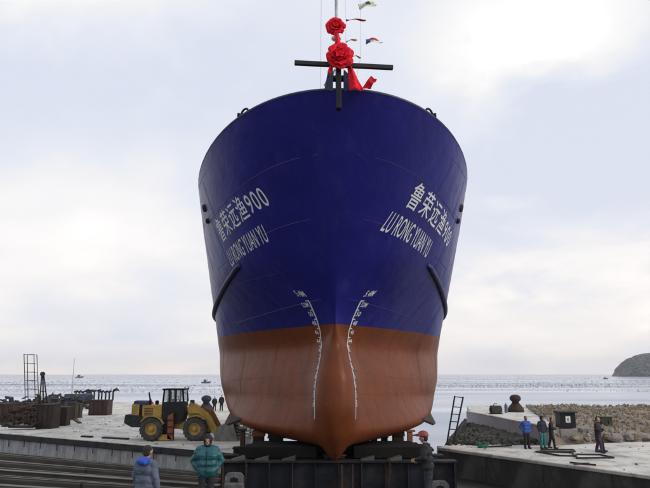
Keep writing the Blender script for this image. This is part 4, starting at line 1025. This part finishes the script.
for i in range(420):
    x_ = random.uniform(-4, 50); y_ = random.uniform(416, 428); p = px(x_, y_, 0); rz = random.random()*3; L_ = random.uniform(.3, 1.3)
    z = random.random()**1.5*1.5; mb.box((p.x, p.y+random.random()*2.2+.6, z*.75+.1), (L_, random.uniform(.06, .35), random.uniform(.05, .35)), Euler((random.uniform(-.5, .5), random.uniform(-.5, .5), rz)).to_matrix())
mb.build('scrap_heap', 'rust', kind='stuff', label='heap of small rusty scrap offcuts around the stores on the left quay', category='scrap')
mb = MB()
for i in range(260):
    x_ = random.uniform(-4, 86); y_ = random.uniform(408, 419) - x_*.10; p = px(x_, y_, 0); rz = random.random()*3; L_ = random.uniform(.3, 1.0)
    mb.box((p.x, p.y+random.random()*3, random.random()**1.5*1.2+.1), (L_, random.uniform(.1, .5), random.uniform(.1, .5)), Euler((random.uniform(-.4, .4), random.uniform(-.4, .4), rz)).to_matrix())
mb.build('scrap_heap', 'darksteel', kind='stuff', label='dark scrap pieces piled behind the boxes on the left quay', category='scrap')

# scaffold frame tower
p0 = px_y(26.5, 402, 50); t = thing('scaffold_tower', 'slender leaning scaffold frame with rungs rising above the scrap heap', 'scaffold', (p0.x, 50, 0))
def lp(x_, y_, Y=50.0): q = px_y(x_, y_, Y); return q-Vector((p0.x, 50, 0))
for k, (a, b) in enumerate((((24, 354), (25.5, 412)), ((27.3, 355), (28.2, 412)), ((34, 355), (35.5, 412)), ((36.8, 355), (39.2, 412)))):
    mb = MB(); mb.tube([lp(*a, 50 if k % 3 == 0 else 51.2), lp(*b, 50 if k % 3 == 0 else 51.2)], .028, 6); mb.build('upright', 'rust', t)
for k, yy in enumerate((354.5, 363.5, 372, 380.5, 389, 397)):
    f = (yy-354)/58
    mb = MB(); mb.tube([lp(24+1.5*f, yy), lp(36.8+2.4*f, yy+.4)], .02, 6); mb.tube([lp(27.3+.9*f, yy, 51.2), lp(34+1.5*f, yy, 51.2)], .02, 6); mb.build('rung', 'rust', t)
# A-frame
t = thing('a_frame', 'dark steel A-frame derrick standing on the tank box', 'derrick', (px(42.5, 420, 0).x, px(42, 420, 0).y, 0)); b0 = t.location.copy(); Yd = b0.y
def lq(x_, y_, dy=0): return px_y(x_, y_, Yd+dy)-b0
for a, b, dy in (((42, 373), (38.5, 414), 0), ((43.5, 373), (48.5, 414), 0), ((42.8, 373), (43.5, 414), 1.4)):
    mb = MB(); mb.tube([lq(*a), lq(*b, dy)], [.06, .075], 8); mb.build('leg', 'darksteel', t)
for yy in (383, 391.5, 399): 
    f = (yy-373)/41; mb = MB(); mb.tube([lq(42-3.5*f, yy), lq(43.5+5*f, yy)], .04, 6); mb.build('brace', 'darksteel', t)
mb = MB(); mb.lathe([(.05, -.1), (.2, -.1), (.2, .1), (.05, .1)], lq(42.6, 374), 'Y', 14); mb.build('sheave', 'darksteel', t)
# pole
p = px(71, 403, 0); t = thing('pole', 'thin grey pole standing behind the blue cabin', 'pole', p); hh = px_y(71, 359, p.y).z
mb = MB(); mb.tube([(0, 0, 0), (0, 0, hh)], [.07, .05], 8); mb.build('shaft', 'greyp', t); mb = MB(); mb.lathe([(.2, 0), (.2, .05), (.1, .1)], n=12); mb.build('foot', 'rust', t)
# mooring posts along the far edge
for i in range(11):
    x_ = 75.5+i*3.75+random.uniform(-.4, .4); p = px(x_, 400.5, 0); last = i == 10; H = 1.35+random.uniform(-.12, .2)
    t = thing('mooring_post', ('curved-top mooring post at the right-hand end of the post row' if last else '%s dark T-headed mooring post from the left in the far quay row' % ORD[i]), 'post', p, 0, None if last else 'mooring posts along the far edge of the left quay')
    mb = MB(); mb.tube([(0, 0, 0), (0, 0, H)], .13, 8); mb.build('shaft', 'darksteel', t)
    mb = MB(); 
    if last: mb.tube([(0, 0, H-.1), (.1, 0, H+.2), (.5, 0, H+.35), (.9, 0, H+.15)], [.15, .2, .2, .08], 8)
    else: mb.tube([(-.28, 0, H-.05), (.28, 0, H+.1)], .14, 8)
    mb.build('head', 'darksteel', t)
# boards on the quay edge
for (a, b, m, lab) in (((82, 436.3), (92, 436.8), 'black', 'short black board lying on the left quay edge'), ((103, 437.6), (128, 438.8), 'darksteel', 'long dark board lying along the left quay edge'), ((60, 410), (80, 423), 'timber', 'weathered timber lying near the boxes on the left quay')):
    A, B = px(*a, .05), px(*b, .05); mb = MB(); mb.beam(A, B, .28, .1, .01); tag(mb.build('board', m), lab, 'board')

def bollard(p, s, lab, m='rust'):
    t = thing('bollard', lab, 'bollard', p); mb = MB(); mb.smooth = True
    mb.lathe([(.62*s, 0), (.66*s, .05*s), (.60*s, .32*s), (.42*s, .55*s), (.30*s, .68*s)], n=24); mb.build('base', m, t)
    mb = MB(); mb.smooth = True; mb.lathe([(.29*s, .66*s), (.27*s, .8*s), (.36*s, .88*s), (.43*s, .96*s), (.45*s, 1.08*s), (.40*s, 1.22*s), (.25*s, 1.33*s), (.05*s, 1.37*s)], n=24); mb.build('head', m, t)
bollard(px(516, 412, 1.0), 1.0, 'large rusty mushroom bollard on the raised pier at right', 'rust')
bollard(px(206, 411.5, 0), 1.25, 'large dark mushroom bollard on the far left quay beside the pair of men', 'darksteel')
# machine on the pier and little bottle
p = px(497, 414.2, 1.0); t = thing('winch', 'dark boxy winch on the raised pier left of the mushroom bollard', 'winch', p)
mb = MB(); mb.box((0, .3, .33), (.78, .6, .58), None, .05); mb.build('housing', 'dkgreen', t); mb = MB(); mb.lathe([(.18, -.46), (.18, -.42), (.1, -.4), (.1, .4), (.18, .42), (.18, .46)], (0, .3, .3), 'X', 14); mb.build('drum', 'rust', t); mb = MB(); mb.tube([(-.2, .2, .6), (-.1, .2, .78), (.1, .2, .78)], .03, 6); mb.build('handle', 'black', t)
mb = MB(); mb.box((0, .3, .025), (.95, .7, .05)); mb.build('base', 'darksteel', t)
p = px(506.3, 412.8, 1.0); t = thing('gas_bottle', 'slim blue-grey gas bottle standing between winch and bollard on the pier', 'bottle', p)
mb = MB(); mb.smooth = True; mb.lathe([(.12, 0), (.13, .03), (.13, .55), (.09, .64), (.04, .68)], n=16); mb.build('body', 'cyl', t); mb = MB(); mb.lathe([(.04, .67), (.05, .68), (.05, .76), (.02, .78)], n=10); mb.build('valve', 'rope', t)
# signed cabinet on its plinth
p = px(570, 443.5, 0); t = thing('cabinet', 'dark cabinet with overhanging lid and white sign, on a stone plinth', 'cabinet', p); Yc = p.y
zt = px_y(570, 411.5, Yc).z; zm = px_y(570, 429, Yc).z
mb = MB(); mb.box((0, .45, zm/2), (1.0, .85, zm), None, .03); mb.build('plinth', 'rock', t)
mb = MB(); mb.box((0, .45, (zm+zt)/2), (.92, .8, zt-zm-.1), None, .015); mb.build('case', 'black', t)
mb = MB(); mb.box((0, .42, zt-.05), (1.12, 1.0, .10), None, .02); mb.build('lid', 'darksteel', t)
mb = MB(); mb.box((0, .035, zm+.62*(zt-zm)-.08), (.28, .02, .36)); sg = mb.build('sign', 'white', t)
mb = MB(); zc_ = zm+.62*(zt-zm)-.08; mb.prism([(-.07, zc_-.04), (.02, zc_+.12), (.05, zc_+.10), (.0, zc_), (.09, zc_-.02), (.07, zc_-.06)], .018, .024); mb.box((0, .021, zc_-.11), (.2, .006, .02)); mb.build('sign_symbol', 'black', sg)
for i, (x_, lab) in enumerate(((586, 'pale stone block right of the signed cabinet'),)):
    p = px(x_, 440, 0); mb = MB(); mb.box((0, 0, .38), (.75, .5, .72), None, .06); tag(mb.build('stone_block', 'rock', loc=p), lab, 'block')
p = px(557, 443, 0); mb = MB(); mb.box((0, .2, .4), (.45, .5, .8), None, .06); tag(mb.build('stone_block', 'pierc', loc=p), 'pale stone block left of the signed cabinet at the wall end', 'block')
p = px(609, 437, .0); t = thing('cabinet', 'dark green box among the boulders behind the two men in dark coats', 'cabinet', p)
mb = MB(); mb.box((0, .4, .62), (.75, .6, 1.2), None, .03); mb.build('case', 'dkgreen', t); mb = MB(); mb.box((0, .4, 1.23), (.85, .7, .06)); mb.build('lid', 'dkgreen', t); mb = MB(); mb.box((.1, .085, .7), (.04, .02, .8)); mb.build('door_seam', 'black', t)

# bars and frames lying on the right apron
def bars(name, lab, pts_, r=.035, m='rust', closed=True):
    P_ = [px(a, b, .05) for a, b in pts_]; t = thing('frame_bundle' if closed else 'loose_bar', lab, 'metal frame' if closed else 'bar', P_[0]*1.0)
    o0 = P_[0]; t.location = (o0.x, o0.y, 0); n_ = len(P_)
    for i in range(n_ if closed else n_-1):
        q, q2 = P_[i], P_[(i+1) % n_]; mb = MB(); mb.beam(q-Vector((o0.x, o0.y, 0)), q2-Vector((o0.x, o0.y, 0)), .07, .07); mb.build('bar', m, t)
bars('steel_frame', 'flat rusty steel frame on the right apron, farthest back', [(541, 449.6), (573, 449.6), (575, 451.6), (543, 451.6)])
bars('steel_frame', 'flat dark steel frame on the right apron left of the bars', [(536, 451.6), (572, 452.6), (575, 456), (560, 455.6)], m='darksteel')
bars('steel_frame', 'flat dark steel frame on the right apron in front of the two men in coats', [(576, 454.2), (600, 454.6), (614, 457.6), (577, 458)], m='darksteel')
bars('steel_bar', 'single rusty bar near the edge of the right apron', [(570, 462.5), (596, 465)], closed=False)
bars('steel_bar', 'rusty bar lying parallel to the apron edge, shorter one', [(574, 464), (589, 463.4)], closed=False)
bars('steel_bar', 'dark pole lying along the bank foot beside the green net', [(478, 447.2), (512, 445.5)], closed=False, m='darksteel')
bars('steel_bar', 'dark bar lying at the far right of the apron', [(643, 441), (660, 440.5)], closed=False, m='rust')
p = px(482.5, 447.0, .05); mb = MB(); random.seed(3)
for k in range(7):
    a = random.random()*6; mb.tube([p+Vector((.35*math.cos(a+q*.8)*(.5+.1*q/2)*1.2, .2*math.sin(a+q*.8), .04+.05*math.sin(q+k)+.02*k)) for q in range(9)], .022, 5)
tag(mb.build('net_heap', 'green'), 'small tangled heap of green net on the bank foot', 'net')
# litter on the aprons
def litter(name, n_, fx, m, lab, cat='debris'):
    mb = MB()
    for i in range(n_):
        x_, y_ = fx(); L_ = .03+.22*random.random()**2.5
        mb.box((x_, y_, .02), (L_, random.uniform(.03, .09), random.uniform(.02, .05)), Matrix.Rotation(random.random()*3, 3, 'Z'))
    mb.build(name, m, kind='stuff', label=lab, category=cat)
def fl():
    while True:
        x_ = random.uniform(-30, -6); y_ = random.uniform(35, 62)
        if y_ > 34.6+(-4.45-x_)*.6287+.3: return x_, y_
def fr():
    while True:
        x_ = random.uniform(8, 20); y_ = random.uniform(24, 39)
        if y_ > 36.9-(x_-6.42)*1.462+.4 and y_ < shore_front(x_)-.4: return x_, y_
litter('debris', 130, fl, 'timber', 'bits of wood and steel littering the left quay')
litter('debris', 45, fr, 'timber', 'bits of wood and steel littering the right apron')
# heavy chains and wedges on the cradle front beam
for k, (xa, za) in enumerate(((-2.6, .25), (2.1, .1))):
    t = thing('chain', ('rusty chain hanging over the cradle beam at the left', 'rusty chain hanging over the cradle beam at the right')[k], 'chain', (xa, 21.72, 1.2)); src = None
    for q in range(12):
        mb = MB(); mb.tube([(.035*math.cos(a)*1.0, 0, .055*math.sin(a)) for a in [2*math.pi*w_/8 for w_ in range(9)]], .012, 5, False)
        if src is None: src = mb.build('link', 'rust', t); o = src
        else: o = src.copy(); COL.objects.link(o)
        o.location = (.03*math.sin(q*.5), 0, .04-q*.088); o.rotation_euler = (0, 0, (q % 2)*1.57)
for k in range(6):
    x_ = (-2.9, -2.1, -1.2, 1.4, 2.3, 3.3)[k]; mb = MB(); mb.prism([(-.22, 0), (.22, 0), (.22, .14), (-.22, .03)], -.12, .12)
    o = mb.build('wedge', 'timber', loc=(x_, 22.0, 1.2)); o.rotation_euler[2] = random.uniform(-.5, .5); tag(o, '%s loose timber wedge from the left on the cradle front beam' % ORD[k], 'wedge')
# ladder
t = thing('ladder', 'dark steel ladder leaning at the end of the right quay bank', 'ladder', (px(448, 443, -.6).x, 38.2, -.9)); b0 = t.location.copy()
A1, A2 = px_y(446, 449, 38.1)-b0, px_y(454.8, 396, 39.4)-b0; C1, C2 = px_y(452.6, 449, 38.1)-b0, px_y(463.2, 397, 39.4)-b0
for a, b in ((A1, A2), (C1, C2)): mb = MB(); mb.beam(a, b, .07, .07); mb.build('stile', 'darksteel', t)
for k in range(7):
    f = (k+.35)/7.05+.03; f = .985 if k == 6 else f; mb = MB(); mb.beam(A1.lerp(A2, f), C1.lerp(C2, f), .05, .05); mb.build('rung', 'darksteel', t)

# ================================================================== PEOPLE
def smesh(parts, vox, smooth_it=2, wr=0, wrs=8, seed=0):
    """union of tapered capsules / ellipsoids, remeshed to one continuous skin"""
    vs_ = []; fs = []
    def cap(p, r, q, s):
        p, q = Vector(p), Vector(q); d_ = q-p; n_ = 12; a = Vector((0, 0, 1)) if abs(d_.normalized().z) < .9 else Vector((1, 0, 0)); d_.normalize(); x_ = d_.cross(a).normalized(); y_ = x_.cross(d_)
        rings = [(p-d_*r*.94, r*.34), (p-d_*r*.7, r*.71), (p-d_*r*.34, r*.94)]+[(p.lerp(q, f), r+(s-r)*f) for f in (0, .5, 1)]+[(q+d_*s*.34, s*.94), (q+d_*s*.7, s*.71), (q+d_*s*.94, s*.34)]
        o = len(vs_)
        for c0, rr in rings:
            for k in range(n_): t_ = 2*math.pi*k/n_; vs_.append(c0+(x_*math.cos(t_)+y_*math.sin(t_))*rr)
        for i in range(len(rings)-1):
            for k in range(n_): fs.append((o+i*n_+k, o+i*n_+(k+1) % n_, o+(i+1)*n_+(k+1) % n_, o+(i+1)*n_+k))
        fs.append(tuple(o+k for k in range(n_))[::-1]); fs.append(tuple(o+(len(rings)-1)*n_+k for k in range(n_)))
    def ell(c0, r):
        n_, m_ = 16, 10; o = len(vs_)
        for j in range(1, m_):
            th = math.pi*j/m_
            for k in range(n_): t_ = 2*math.pi*k/n_; vs_.append(Vector(c0)+Vector((r[0]*math.sin(th)*math.cos(t_), r[1]*math.sin(th)*math.sin(t_), r[2]*math.cos(th))))
        for j in range(m_-2):
            for k in range(n_): fs.append((o+j*n_+k, o+(j+1)*n_+k, o+(j+1)*n_+(k+1) % n_, o+j*n_+(k+1) % n_))
        fs.append(tuple(o+k for k in range(n_))); fs.append(tuple(o+(m_-2)*n_+k for k in range(n_))[::-1])
    for p in parts:
        if p[0] == 'c': cap(*p[1:])
        else: ell(*p[1:])
    me = bpy.data.meshes.new('tmp'); me.from_pydata(vs_, [], fs); o = bpy.data.objects.new('tmp', me); COL.objects.link(o)
    md = o.modifiers.new('r', 'REMESH'); md.mode = 'VOXEL'; md.voxel_size = vox; md.adaptivity = 0
    sm = o.modifiers.new('s', 'SMOOTH'); sm.iterations = smooth_it; sm.factor = .5
    dg = bpy.context.evaluated_depsgraph_get(); res = bpy.data.meshes.new_from_object(o.evaluated_get(dg)); COL.objects.unlink(o); bpy.data.objects.remove(o)
    if wr:
        nn = [v.normal.copy() for v in res.vertices]
        for v, n_ in zip(res.vertices, nn):
            c0 = v.co; f = noise.noise(Vector((c0.x*wrs*.6, c0.y*wrs*.6, c0.z*wrs*1.3+seed)))*.6+noise.noise(c0*wrs*2+Vector((seed, 0, 0)))*.4
            v.co = c0+n_*wr*f
    for pl in res.polygons: pl.use_smooth = True
    return res
def attach(me, name, m, parent):
    me.materials.clear(); me.materials.append(M[m]); me.name = name; o = bpy.data.objects.new(name, me); COL.objects.link(o); o.parent = parent; return o
def person(loc, rz, label, H=1.72, jacket='navycl', trousers='blackcl', vox=.02, arms=None, legs=None, hat=None, coat=.0, lean=0.0, group=None, puff=1.0, hood=None, head_turn=0, hair=True):
    """faces -Y at rz = 0. arms: list of (elbow, wrist) per side in metres for a 1.72 m figure"""
    t = thing('person', label, 'person', loc, rz, group); k = H/1.72
    Sx = lambda p: (p[0]*k, (p[1]-lean*max(0, p[2]-.95))*k, p[2]*k-abs(lean)*0.1*max(0, p[2]-.95))
    arms = arms or [((-.27, .02, 1.14), (-.27, -.06, .90)), ((.27, .02, 1.14), (.27, -.06, .90))]
    legs = legs or [((-.10, -.01, .50), (-.12, .02, .09)), ((.10, -.01, .50), (.12, .02, .09))]
    hc = Vector((0, -.02, 1.60)); body = []
    # head with face
    rot = Matrix.Rotation(head_turn, 3, 'Z')
    def hp(x_, y_, z_): return Sx(tuple(hc+rot @ Vector((x_, y_, z_))))
    body += [('e', hp(0, 0, .015), (.077*k, .093*k, .110*k)), ('c', hp(0, -.03, -.055), .058*k, hp(0, -.052, -.085), .034*k),
             ('c', hp(0, -.088, .005), .012*k, hp(0, -.108, -.028), .017*k), ('c', hp(-.03, -.082, .024), .014*k, hp(.03, -.082, .024), .014*k),
             ('e', hp(-.080, .0, -.01), (.012*k, .02*k, .032*k)), ('e', hp(.080, .0, -.01), (.012*k, .02*k, .032*k)), ('c', hp(-.018, -.09, -.055), .009*k, hp(.018, -.09, -.055), .009*k),
             ('c', Sx((0, .01, 1.40)), .062*k, hp(0, .01, -.05), .055*k),
             ('c', Sx((-.11, .01, 1.38)), .075*k, Sx((.11, .01, 1.38)), .075*k), ('c', Sx((-.08, 0, 1.28)), .115*k, Sx((.08, 0, 1.28)), .115*k), ('c', Sx((-.07, 0, 1.08)), .10*k, Sx((.07, 0, 1.08)), .10*k), ('c', Sx((-.07, .01, .95)), .115*k, Sx((.07, .01, .95)), .115*k)]
    tor = [('c', Sx((-.12, .01, 1.39)), .085*puff*k, Sx((.12, .01, 1.39)), .085*puff*k), ('c', Sx((-.10, 0, 1.27)), .14*puff*k, Sx((.10, 0, 1.27)), .14*puff*k), ('c', Sx((-.09, 0, 1.08)), .135*puff*k, Sx((.09, 0, 1.08)), .135*puff*k),
           ('c', Sx((-.09, .0, .93)), .135*puff*k, Sx((.09, .0, .93)), .135*puff*k), ('c', Sx((0, .01, 1.42)), .08*k, Sx((0, .0, 1.46)), .07*k)]
    if coat: tor.append(('c', Sx((-.09, .0, .93)), .135*k, Sx((-.09, .0, .93-coat)), .12*k)); tor.append(('c', Sx((.09, .0, .93)), .135*k, Sx((.09, .0, .93-coat)), .12*k))
    trs = [('c', Sx((-.08, .01, .95)), .118*k, Sx((.08, .01, .95)), .118*k)]
    shoes = []
    for s, (el, wr_) in zip((-1, 1), arms):
        sh = (s*.185, .01, 1.38)
        body += [('c', Sx(sh), .052*k, Sx(el), .043*k), ('c', Sx(el), .042*k, Sx(wr_), .028*k)]
        tor += [('c', Sx(sh), .078*puff*k, Sx(el), .066*puff*k), ('c', Sx(el), .066*puff*k, Sx(tuple(Vector(wr_).lerp(Vector(el), .06))), .050*puff*k)]
        d_ = (Vector(wr_)-Vector(el)).normalized(); side = Vector((0, 1, 0)) if abs(d_.y) < .7 else Vector((0, 0, 1)); side = (side-d_*side.dot(d_)).normalized(); nrm_ = d_.cross(side)*s
        w0 = Vector(wr_); pc = w0+d_*.05
        body += [('c', Sx(tuple(w0)), .026*k, Sx(tuple(pc)), .03*k), ('c', Sx(tuple(pc-side*.026)), .02*k, Sx(tuple(pc+side*.026)), .02*k)]
        for q, (o_, L_) in enumerate(((-.033, .070), (-.011, .080), (.011, .075), (.033, .058))):
            b0_ = w0+d_*.075+side*o_; m_ = b0_+d_*L_*.5-nrm_*.008*s; e_ = m_+d_*L_*.38-nrm_*.028*s
            body += [('c', Sx(tuple(b0_)), .0115*k, Sx(tuple(m_)), .010*k), ('c', Sx(tuple(m_)), .010*k, Sx(tuple(e_)), .0085*k)]
        th = w0+d_*.03-side*.035; body += [('c', Sx(tuple(th)), .014*k, Sx(tuple(th+d_*.035-side*.022)), .012*k), ('c', Sx(tuple(th+d_*.035-side*.022)), .011*k, Sx(tuple(th+d_*.07-side*.018)), .010*k)]
    for s, (kn, an) in zip((-1, 1), legs):
        hp_ = (s*.09, .01, .90)
        body += [('c', Sx(hp_), .088*k, Sx(kn), .056*k), ('c', Sx(kn), .056*k, Sx(an), .036*k), ('c', Sx(an), .04*k, Sx((an[0]+s*.01, an[1]-.10, .045)), .035*k)]
        trs += [('c', Sx(hp_), .108*k, Sx(kn), .078*k), ('c', Sx(kn), .078*k, Sx((an[0], an[1], an[2]+.01)), .064*k)]
        shoes += [('c', Sx((an[0], an[1]+.03, .055)), .052*k, Sx((an[0]+s*.02, an[1]-.15, .047)), .045*k), ('c', Sx(an), .052*k, Sx((an[0], an[1], .06)), .052*k)]
    near = vox < .012
    attach(smesh(body, vox if near else vox*.8, 1 if near else 1), 'body', 'skin', t)
    attach(smesh(tor, max(vox, .012), 3, .022 if near else .012, 9, rz*3), 'jacket', jacket, t)
    attach(smesh(trs, max(vox, .014), 3, .015, 8, rz), 'trousers', trousers, t)
    for q in (0, 1): attach(smesh(shoes[q*2:q*2+2], max(vox, .014), 1), 'shoe', 'blk2', t)
    if hair:
        hh = [('e', hp(0, .022, .045), (.084*k, .090*k, .088*k)), ('e', hp(0, .045, -.01), (.078*k, .066*k, .085*k))]
        attach(smesh(hh, max(vox, .01)*.9, 1, .006, 30), 'hair', 'hair', t)
    if near:
        for s in (-1, 1):
            mb = MB(); mb.smooth = True; c0 = Vector(hp(s*.031, -.084, .006)); mb.lathe([(.001, -.010), (.008, -.007), (.011, 0), (.008, .007), (.001, .010)], n=10); mb.v = [tuple(c0+Vector(v)) for v in mb.v]; mb.build('eye', 'white', t)
            mb = MB(); c1 = Vector(hp(s*.031, -.096, .006)); mb.lathe([(.001, -.004), (.0045, 0), (.001, .003)], n=8); mb.v = [tuple(c1+Vector(v)) for v in mb.v]; mb.build('pupil', 'black', t)
        # collar and front zip
        mb = MB(); mb.smooth = True
        cz = 1.43; pts = [Sx((.088*math.cos(a), .012+.088*math.sin(a), cz+.018*math.sin(a))) for a in [2*math.pi*q/20 for q in range(21)]]; mb.tube(pts, .028*k, 8); mb.build('collar', jacket, t)
        mb = MB(); mb.beam(Sx((0, -.145*puff, 1.38)), Sx((0, -.145*puff, .88)), .012, .012); mb.build('zip', 'black', t)
        for zz_ in (1.2, 1.08):
            pass
    if hat == 'beanie':
        attach(smesh([('e', hp(0, .01, .05), (.092*k, .106*k, .098*k)), ('c', hp(-.03, .0, .02), .085*k, hp(.03, .0, .02), .085*k), ('e', hp(0, .06, -.03), (.088*k, .06*k, .09*k)), ('c', hp(-.075, -.0, -.06), .025*k, hp(-.05, -.05, -.11), .028*k), ('c', hp(.075, -.0, -.06), .025*k, hp(.05, -.05, -.11), .028*k), ('c', hp(-.04, -.05, -.115), .03*k, hp(.04, -.05, -.115), .03*k)], .011, 2, .005, 20), 'hat', 'blackcl', t)
    if hat == 'helmet':
        mb = MB(); mb.smooth = True; c0 = Vector(hp(0, .0, .045)); mb.lathe([(.128, -.0), (.13, .01), (.126, .05), (.108, .09), (.07, .12), (.025, .132), (.002, .133)], n=28); mb.v = [tuple(c0+Vector((v[0]*.92, v[1]*1.05, v[2]))) for v in mb.v]; hl = mb.build('helmet', 'redcap', t)
        mb = MB(); br = []; 
        for q in range(13): a = -math.pi/2-1.1+2.2*q/12; br.append((c0.x+.175*math.cos(a)*.8, c0.y+.175*math.sin(a)*1.1))
        inn_ = [(c0.x+.115*math.cos(a), c0.y+.125*math.sin(a)) for a in [-math.pi/2+1.1-2.2*q/12 for q in range(13)]]; mb.prism(br+inn_, c0.z-.004, c0.z+.008, 'Z'); o = mb.build('brim', 'redcap', hl)
        if head_turn: pass
    if hood:
        attach(smesh([('c', Sx((-.09, .07, 1.44)), .06*k, Sx((.09, .07, 1.44)), .06*k), ('c', Sx((-.07, .13, 1.42)), .06*k, Sx((.07, .13, 1.42)), .06*k), ('c', Sx((-.1, .0, 1.45)), .035*k, Sx((-.06, -.07, 1.42)), .03*k), ('c', Sx((.1, .0, 1.45)), .035*k, Sx((.06, -.07, 1.42)), .03*k)], .012, 2, .012, 12), 'hood', hood, t)
    return t
pocket = [((-.32, .06, 1.14), (-.20, -.03, .96)), ((.32, .06, 1.14), (.20, -.03, .96))]
front = [((-.28, -.02, 1.16), (-.12, -.26, 1.05)), ((.28, -.02, 1.16), (.10, -.27, 1.08))]
G = .88
person((-2.72, 15.3, G), .08, 'man in a teal padded jacket and black winter hat, hands in pockets', 1.74, 'teal', 'blackcl', .0085, pocket, hat='beanie', puff=1.18, hair=False)
person((-3.52, 13.1, G), 2.65, 'black-haired man in a slate grey coat with bright blue hood, seen from behind', 1.73, 'greyj', 'blackcl', .0085, None, hood='hood', puff=1.03)
person((2.52, 16.2, G), -1.9, 'man in a red safety helmet and black jacket turned towards the keel', 1.70, 'blackcl', 'navycl', .0085, front, hat='helmet', hair=True, lean=.12)
def at(x_, y_, z=0): p = px(x_, y_, z); return (p.x, p.y, z)
stride = [((-.12, -.12, .50), (-.14, -.16, .09)), ((.10, .05, .50), (.12, .16, .10))]
sides = [((-.27, .02, 1.14), (-.25, -.08, .90)), ((.27, .02, 1.14), (.26, -.06, .90))]
person(at(527.5, 449), .25, 'man in a bright blue jacket and black trousers standing alone on the right apron', 1.73, 'bluej', 'blackcl', .02, pocket, puff=1.1)
person(at(543.5, 449), .4, 'person in a dark jacket and teal trousers on the right apron', 1.74, 'navycl', 'tealt', .02, sides, hat='beanie')
person(at(552, 448.6), 1.2, 'person all in black with one leg forward, right of the teal trousers', 1.66, 'blackcl', 'blackcl', .02, front, stride, lean=.08)
person(at(599.5, 453), .9, 'man in a long dark coat with plum hem, in front of his companion', 1.80, 'blackcl', 'purplecl', .02, front, stride, coat=.28)
person((px(604, 452.6, 0).x, px(604, 452.6, 0).y+.45, 0), 1.3, 'man in black close behind the long-coated man', 1.74, 'blackcl', 'blackcl', .02, None, stride)
person(at(214.3, 411.2), .2, 'dark figure beside the far bollard, the shorter of the pair', 1.58, 'blackcl', 'blackcl', .025)
person(at(221.2, 411.2), -.2, 'dark figure right of the far bollard, the taller of the pair', 1.75, 'blackcl', 'blackcl', .025, stride and None)
person((px(210.5, 430, 0).x, 43.2, 0), .5, 'person in dark clothes standing behind the loader arm', 1.72, 'navycl', 'blackcl', .022)
person((-16.6, 62, 0), .3, 'person in a pink-red jacket behind the loader hood', 1.66, 'pinkcl', 'blackcl', .025)
person((-17.6, 61, 0), -.3, 'dark-haired person in black behind the loader hood, left of the pink jacket', 1.60, 'blackcl', 'blackcl', .025)
person((-12.6, 66, 0), -1.2, 'stooping dark figure at the far bollard, left side', 1.45, 'blackcl', 'blackcl', .025, lean=.5) if False else None

# steel mesh fence panel and crate behind the bucket
p = px(243, 441, 0); t = thing('pallet', 'pale grey timber pallet propped behind the bucket at the ship side', 'pallet', (p.x-.1, p.y+1.0, 0))
for k in range(5):
    mb = MB(); mb.box((0, -.05, .12+k*.2), (1.0, .03, .13), None, .005); mb.build('slat', 'greyp', t)
for k in (-.42, 0, .42):
    mb = MB(); mb.box((k, .02, .5), (.08, .09, 1.0)); mb.build('bearer', 'timber', t)

# ================================================================== AIR
mb = MB(); mb.box((0, 1300, 32), (5200, 3400, 72)); hz = mb.build('haze', []); hz['kind'] = 'stuff'
hm = bpy.data.materials.new('haze'); hm.use_nodes = True; ht = hm.node_tree; ht.nodes.clear(); ho = ht.nodes.new('ShaderNodeOutputMaterial'); pv = ht.nodes.new('ShaderNodeVolumePrincipled')
pv.inputs['Color'].default_value = (.93, .95, 1.0, 1); pv.inputs['Density'].default_value = .00014; pv.inputs['Anisotropy'].default_value = .2; ht.links.new(pv.outputs[0], ho.inputs['Volume']); hz.data.materials.append(hm)
hz['label'] = 'thin pale sea haze over the whole place'; hz['category'] = 'haze'
